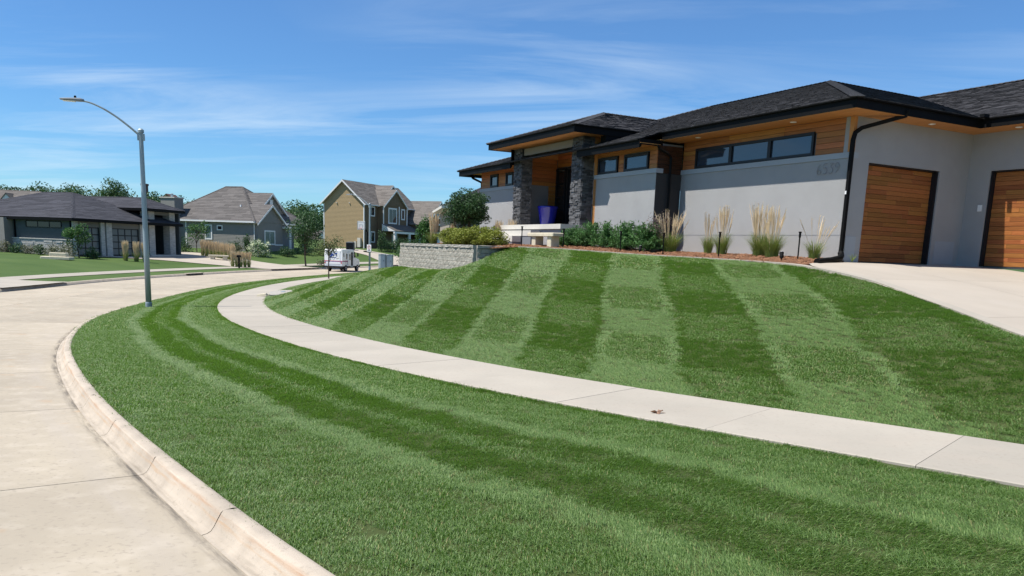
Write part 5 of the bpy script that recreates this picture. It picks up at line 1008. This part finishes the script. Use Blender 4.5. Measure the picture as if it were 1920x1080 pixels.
tree((-13.3, 55.1, -.78), 'thin young street tree with sparse olive leaves before the mail truck', 3.3, (1.15,1.15,.85), MT['leafo'], 900, .12, .055, 2.35, 26, 'sapling', seed=14, spread=.22, shell=.3, multi=1)
# across the street
def lp(x, y, dz=0): return (x, y, lotz(x, y)+dz)
tree(lp(-22.6, 83.5), 'dense dark green tree on the lawn before the grey house gables', 6.0, (1.75,1.75,2.2), MT['leafd'], 5200, .20, .10, 3.8, 60, 'shade_tree', seed=15, spread=.20, shell=.3)
tree(lp(-36.9, 65.6), 'small leafy tree before the charcoal garage', 2.7, (1.0,1.0,.95), MT['leaf'], 1500, .17, .06, 1.75, 26, 'garden_tree', seed=16, spread=.24)
for k, (x, y, r, lb) in enumerate(((-37.5,64.9,(.9,.8,.65),'dark bushy shrub under the small tree before the charcoal garage'),(-36.0,66.0,(.6,.6,.5),'dark low shrub right of the small garage tree'))): shrub(lp(x, y), lb, r, MT['leafg' if k == 0 else 'leafd'], 900, .13, 17+k)
for k, px in enumerate((6.36,4.91,3.59,2.29,1.0)): shrub(lp(-39.06-.9613*px, 66.75+.2756*px), 'clipped round shrub, number %s from the left along the pale stone base' % ('one two three four five'.split()[k]), (.56,.5,.52), MT['leafd' if k % 2 else 'leafg'], 620, .12, 30+k, 'ball_shrub', 'round shrubs along the stone base', 30)
FG = 'tall tawny grasses across the street'
for k, (x, y, lb) in enumerate(((-33.9,67.4,'tawny upright grass standing alone left of the lamp pole'),(-33.1,67.7,'tawny upright grass touching the lamp pole, left of a pair'),(-32.45,67.9,'tawny upright grass touching the lamp pole, right of a pair'))): feather_grass(lp(x, y), lb, 1.75, 1.0, 160, 110, 110+k, FG, hb=.62, plume=.30, thick=1.7, lean=.09)
for k in range(9): feather_grass(lp(-33.3+k*.47, 82.6-k*.2), 'tall tawny grass, %s in the long row before the grey house' % ('first second third fourth fifth sixth seventh eighth ninth'.split()[k] + ' from the left'), 1.75, 1.0, 120, 90, 120+k, FG, hb=.62, plume=.30, thick=1.8, lean=.09)
for k in range(5): feather_grass(lp(-26.8+k*.32, 73.4+k*.2), 'tawny grass, %s in the short row by the far driveway mouth' % ('first second third fourth fifth'.split()[k] + ' from the left'), 1.5, .8, 120, 80, 135+k, FG, hb=.62, plume=.30, thick=1.7, lean=.09)
tree(lp(-35.5, 86.5), 'small round leafed tree in front of the grey side wall', 3.4, (1.15,1.15,1.0), MT['leaf'], 1100, .20, .06, 2.4, 22, 'garden_tree', seed=19, spread=.24)
shrub(lp(-29.0, 87.6), 'white flowering shrub beside the grey house corner', (1.15,1.0,1.15), MT['leaf'], 1300, .16, 41, 'flowering_shrub', clumps=34, flowers=(30, .13))
for k, (x, y, r, m_, lb) in enumerate(((-32.0,88.2,(.8,.8,.9),'leafd','dark green shrub between tawny row and flowering shrub'),(-30.6,88.6,(.45,.45,1.3),'leafd','narrow upright dark shrub left of the flowering shrub'),(-31.2,87.2,(.7,.6,.5),'leafg','pale grey green low shrub left of the flowering shrub'),(-26.8,90.5,(.9,.8,.6),'leafd','low dark shrub under the grey house front window'),(-25.4,94,(1.0,.9,.7),'leafd','dark shrub below the grey house porch'),(-37.0,86.5,(1.0,.8,.9),'leafd','dark rounded shrub by the charcoal porch pier'),(-20.6,86.2,(1.6,1.0,.55),'leafg','sprawling grey green shrub right of the shade tree'),(-23.8,95.5,(1.4,1.0,.8),'leafo','olive shrub behind the shade tree'))): shrub(lp(x, y), lb, r, MT[m_], 800, .16, 45+k)
HG = 'dark hedge shrubs before the tan house porch'
for k in range(4): x, y = -17.6+k*1.0, 108.2+k*1.2; shrub(lp(x, y), 'dark hedge shrub before the tan house porch, %s from the left' % 'first second third fourth'.split()[k], (.95,.9,.95), MT['leafd'], 900, .17, 55+k, 'hedge_shrub', HG)
shrub(lp(-18.6, 107.2), 'tall narrow dark evergreen at the tan house front corner', (.55,.55,1.7), MT['leafd'], 900, .17, 61, 'evergreen_shrub')
tree(lp(-14.3, 99.5), 'small bushy tree on the lawn beside the tan house driveway', 2.5, (.95,.95,.85), MT['leaf'], 900, .2, .06, 1.5, 22, 'garden_tree', seed=21, spread=.25)
# tree line behind: each its own tree
BK = 'trees on the rise behind the houses'
bt = [(-138,205,12,8.0,'large tree at the far left edge of the skyline'),(-128,207,12.5,7,'tree second from the far left of the skyline'),(-117,206,13.5,7.5,'tallest crown of the left skyline trees'),(-110,210,11,5.5,'tree sloping down at the right end of the left skyline group'),(-103,212,7.5,3.5,'small lone tree just right of the left skyline group'),(-109,216,9,6,'tree tucked behind the right side of the left skyline group'),
 (-103,201,12.5,6,'broad round tree alone on the skyline left of the lamp pole'),(-97,210,9,4.5,'low tree right of the broad round skyline tree'),(-88,200,8.5,6,'green tree below the far brick tower'),(-80,196,8,6,'bright green tree right of the brick tower'),(-75,205,8.5,2.2,'slim conifer top right of the brick tower'),(-72,180,9,6,'dark tree behind the grey chimney'),(-66,182,9.5,6,'dark tree left above the brown grey house roof'),
 (-64,198,10,6,'tree peeping over the right of the brown roof ridge'),(-56,190,8.5,6,'tree behind the grey house gable'),(-50,185,9,6.5,'tree between grey house and tan house, left'),(-46,170,8.5,5.5,'tree between grey house and tan house, middle'),(-40,176,8.0,5,'tree touching the left edge of the tan house'),(-34,168,6.5,4.5,'low tree beside the tan gable wall')]
for k, (x, y, h, r, lb) in enumerate(bt): h = max(4.8, h-(4.2 if k < 6 else 2.4 if k == 6 else 1.2)); tree((x, y, groundz(x, y)-.5), lb, h, (r*.85,r*.85,h*.38), MT['leaff'], 3400, .60, .3, h*.62, 60, 'skyline_tree', BK, 150+k, spread=.22, shell=.2)
# ------------------------------------------------------------------ mown grass: clumps of blades laid over by the mower in alternating stripes
bm_ = bpy.data.materials.new('grass_blade'); bm_.use_nodes = True; t = bm_.node_tree; p = t.nodes['Principled BSDF']; p.inputs['Roughness'].default_value = .52; p.inputs['Specular IOR Level'].default_value = .34
at = t.nodes.new('ShaderNodeAttribute'); at.attribute_name = 'tint'; rp = t.nodes.new('ShaderNodeValToRGB'); e = rp.color_ramp.elements; e[0].color = (.036,.080,.012,1); e[1].color = (.165,.240,.075,1); e[1].position = .93; q = e.new(.97); q.color = (.22,.20,.08,1)
t.links.new(at.outputs['Fac'], rp.inputs[0]); t.links.new(rp.outputs[0], p.inputs['Base Color'])
tl = t.nodes.new('ShaderNodeBsdfTranslucent'); tl.inputs[0].default_value = (.05,.10,.01,1); ad = t.nodes.new('ShaderNodeAddShader'); t.links.new(p.outputs[0], ad.inputs[0]); t.links.new(tl.outputs[0], ad.inputs[1]); t.links.new(ad.outputs[0], t.nodes['Material Output'].inputs[0])
def clump(seed, nb, rad, hmin, hmax, wd, lean, spread, frac=1.0):
    """blades whose tips are pushed along +x"""
    rng = np.random.default_rng(seed); V = []; F = []; T = []
    for k in range(nb):
        a = rng.uniform(0, 6.283); r = rad*math.sqrt(rng.random()); b = np.array([r*math.cos(a), r*math.sin(a), 0]); h = rng.uniform(hmin, hmax); ta = rng.normal(0, spread) + (0 if rng.random() < frac else math.pi); L = h*lean*rng.uniform(.6, 1.3)
        tip = np.array([math.cos(ta)*L, math.sin(ta)*L, 0]); up = math.sqrt(max(.15*h*h, h*h-L*L)); tw = rng.uniform(0, 3.14); s = np.array([math.cos(tw), math.sin(tw), 0])*.4 + np.array([-math.sin(ta), math.cos(ta), 0])*.8; s = s/np.linalg.norm(s)*wd*rng.uniform(.7, 1.3)
        p1 = b + tip*.32 + np.array([0, 0, up*.62]); p2 = b + tip + np.array([0, 0, up]); n = len(V); V += [b-s*.5, b+s*.5, p1+s*.45, p1-s*.45, p2]; F += [(n, n+1, n+2), (n, n+2, n+3), (n+3, n+2, n+4)]; ti = rng.random()*.94 if rng.random() > .02 else 1.0; T += [ti]*3
    me = npmesh('grass_clump', V, F, bm_); a_ = me.attributes.new('tint', 'FLOAT', 'FACE'); a_.data.foreach_set('value', np.asarray(T, np.float32)); return bpy.data.objects.new('grass_clump', me)
def grid_sample(G, n, rng, dens):
    """random points on a grid surface with density dens(distance from the camera)"""
    a, b = G.shape[:2]; A = np.linalg.norm(np.cross(G[1:, :-1]-G[:-1, :-1], G[:-1, 1:]-G[:-1, :-1]), axis=2); cen = .25*(G[1:, 1:]+G[:-1, :-1]+G[1:, :-1]+G[:-1, 1:]); d = np.linalg.norm(cen - np.array([0, 0, CAM_Z]), axis=2); w = A*dens(d); w[cen[:, :, 1] < -1.5] = 0; tot = w.sum(); m = int(tot)
    i = rng.choice(w.size, m, p=(w/tot).ravel()); r, c = np.unravel_index(i, w.shape); u, v = rng.random((2, m)); P = (G[r, c]*((1-u)*(1-v))[:, None] + G[r+1, c]*(u*(1-v))[:, None] + G[r, c+1]*((1-u)*v)[:, None] + G[r+1, c+1]*(u*v)[:, None])
    return P, r+u, c+v
def grass_object(name, P, ang, sc, tiers, label, lean_flip=None):
    """one point cloud; geometry nodes put one of the clumps on every point"""
    me = bpy.data.meshes.new(name); me.vertices.add(len(P)); me.vertices.foreach_set('co', P.astype(np.float32).ravel())
    rot = np.zeros((len(P), 3), np.float32); rot[:, 2] = ang; a_ = me.attributes.new('rot', 'FLOAT_VECTOR', 'POINT'); a_.data.foreach_set('vector', rot.ravel()); a_ = me.attributes.new('sc', 'FLOAT', 'POINT'); a_.data.foreach_set('value', sc.astype(np.float32))
    a_ = me.attributes.new('tier', 'INT', 'POINT'); a_.data.foreach_set('value', tiers[1].astype(np.int32)); me.update()
    o = bpy.data.objects.new(name, me); COL.objects.link(o); tag(o, label, 'grass', kind='stuff')
    g = bpy.data.node_groups.new(name + '_nodes', 'GeometryNodeTree'); g.interface.new_socket('Geometry', in_out='INPUT', socket_type='NodeSocketGeometry'); g.interface.new_socket('Geometry', in_out='OUTPUT', socket_type='NodeSocketGeometry')
    gi = g.nodes.new('NodeGroupInput'); go = g.nodes.new('NodeGroupOutput'); jn = g.nodes.new('GeometryNodeJoinGeometry')
    def named(nm, ty):
        x = g.nodes.new('GeometryNodeInputNamedAttribute'); x.data_type = ty; x.inputs[0].default_value = nm; return x.outputs[0]
    r_ = named('rot', 'FLOAT_VECTOR'); s_ = named('sc', 'FLOAT'); k_ = named('tier', 'INT')
    for k, ob in enumerate(tiers[0]):
        c = g.nodes.new('FunctionNodeCompare'); c.data_type = 'INT'; c.operation = 'EQUAL'; g.links.new(k_, c.inputs[2]); c.inputs[3].default_value = k
        oi = g.nodes.new('GeometryNodeObjectInfo'); oi.inputs[0].default_value = ob; inst = g.nodes.new('GeometryNodeInstanceOnPoints'); g.links.new(gi.outputs[0], inst.inputs['Points']); g.links.new(c.outputs[0], inst.inputs['Selection']); g.links.new(oi.outputs['Geometry'], inst.inputs['Instance'])
        er = g.nodes.new('FunctionNodeEulerToRotation'); g.links.new(r_, er.inputs[0]); g.links.new(er.outputs[0], inst.inputs['Rotation']); g.links.new(s_, inst.inputs['Scale']); g.links.new(inst.outputs[0], jn.inputs[0])
    g.links.new(jn.outputs[0], go.inputs[0]); md = o.modifiers.new('grass', 'NODES'); md.node_group = g; return o
NV = 4
FR = (1.0, .39, .38, .0)      # share of blades the mower laid away from the clump's back
CL = [clump(200+k, 90, .10, .024, .046, .0033, .90, .42, fr) for fr in FR for k in range(NV)] + [clump(220+k, 44, .09, .024, .050, .0052, .84, .40, fr) for fr in FR for k in range(NV)] + [clump(240+k, 36, .14, .028, .052, .0095, .86, .38, fr) for fr in FR for k in range(NV)]
rng = np.random.default_rng(11)
def dens(d): return np.where(d < 9, 175, np.where(d < 20, 230, np.where(d < 45, 125, 60)))
def tier_of(P, rng, lv):
    d = np.linalg.norm(P - np.array([0, 0, CAM_Z]), axis=1); t_ = np.where(d < 9, 0, np.where(d < 20, 1, 2)); return (t_*4 + lv)*NV + rng.integers(0, NV, len(P)), d
# verge: three passes along the kerb
P, r, c = grid_sample(VERGE, 0, rng, dens); w = c/(VERGE.shape[1]-1)
ri = np.clip(r.astype(int), 0, VERGE.shape[0]-2); tg = VERGE[ri+1, 0, :2]-VERGE[ri, 0, :2]; along = np.arctan2(tg[:, 1], tg[:, 0])
wob = .012*np.sin(r*.35) + .008*np.sin(r*.9+1); wv = w + wob
wv = wv + rng.normal(0, .008, len(P))
lv = np.select([wv < .07, wv < .13, wv < .24, wv < .31, wv < .372, wv < .455, wv < .50, wv < .545, wv < .585, wv < .66, wv < .725, wv < .83, wv < .90, wv < .955], [1, 1, 2, 1, 0, 3, 3, 2, 3, 3, 0, 1, 1, 2], 3)
lv = np.clip(lv + (rng.random(len(P)) < .15)*rng.integers(-1, 2, len(P)), 0, 3); vx = np.cos(along)*.6 + .22*.75 + rng.normal(0, .2, len(P)); vy = np.sin(along)*.6 + .97*.75 + rng.normal(0, .2, len(P)); ang = np.arctan2(vy, vx); tt, d = tier_of(P, rng, lv); sc = rng.uniform(.8, 1.2, len(P))
P[:, 2] += .0; grass_object('verge_grass', P, ang, sc, (CL, tt), 'mown grass of the verge between street and sidewalk')
# lawn: strips parallel to the walk crossed by straight passes up the slope
P, r, c = grid_sample(L2, 0, rng, dens)
def dist_walk(P):
    out_ = np.empty(len(P))
    for a in range(0, len(P), 4000): q = P[a:a+4000, :2]; out_[a:a+4000] = np.sqrt(np.min((q[:, None, 0]-SWI[None, :, 0])**2 + (q[:, None, 1]-SWI[None, :, 1])**2, axis=1))
    return out_
dw = dist_walk(P) + .05*np.sin(P[:, 0]*1.3+P[:, 1]*.7) + rng.normal(0, .05, len(P)); a8 = math.radians(8); perp = P[:, 0]*math.cos(a8)-P[:, 1]*math.sin(a8) + .05*np.sin(P[:, 1]*.8) + rng.normal(0, .045, len(P))
k1 = np.floor((dw-1.25)/1.47).astype(int); s1 = np.where(dw < 1.25, 1, np.where(k1 % 2 == 0, -1, 1)); k2 = np.floor((3.5-perp)/1.30).astype(int); s2 = np.where(k2 % 2 == 0, 1, -1); s2 = np.where(perp > 3.5, -1, s2)
edge = dw < .5; ri = np.clip(r.astype(int), 0, L2.shape[0]-2); tg = L2[ri+1, 0, :2]-L2[ri, 0, :2]; al = tg/np.linalg.norm(tg, axis=1)[:, None]; cr = np.array([math.sin(a8), math.cos(a8)])
lv = np.where(s2 > 0, np.where(s1 > 0, 0, 1), np.where(s1 > 0, 2, 3)); lv = np.where(dw < 1.25, np.where(s2 > 0, 0, 2), lv); lv = np.where(dw < .45, np.where(s2 > 0, 0, 1), lv)
e2 = (3.5-perp) % 1.30; lv = np.where((lv == 1) & ((e2 < .14) | (e2 > 1.16)), 0, lv); lv = np.where((lv == 2) & ((e2 < .14) | (e2 > 1.16)), 3, lv)
lv = np.clip(lv + (rng.random(len(P)) < .12)*rng.integers(-1, 2, len(P)), 0, 3)
vec = cr[None] + al*(s1*.25)[:, None] + rng.normal(0, .16, (len(P), 2)); ang = np.arctan2(vec[:, 1], vec[:, 0]); tt, d = tier_of(P, rng, lv); sc = rng.uniform(.8, 1.2, len(P))
grass_object('lawn_grass', P, ang, sc, (CL, tt), 'mown front lawn grass with crossing stripes')
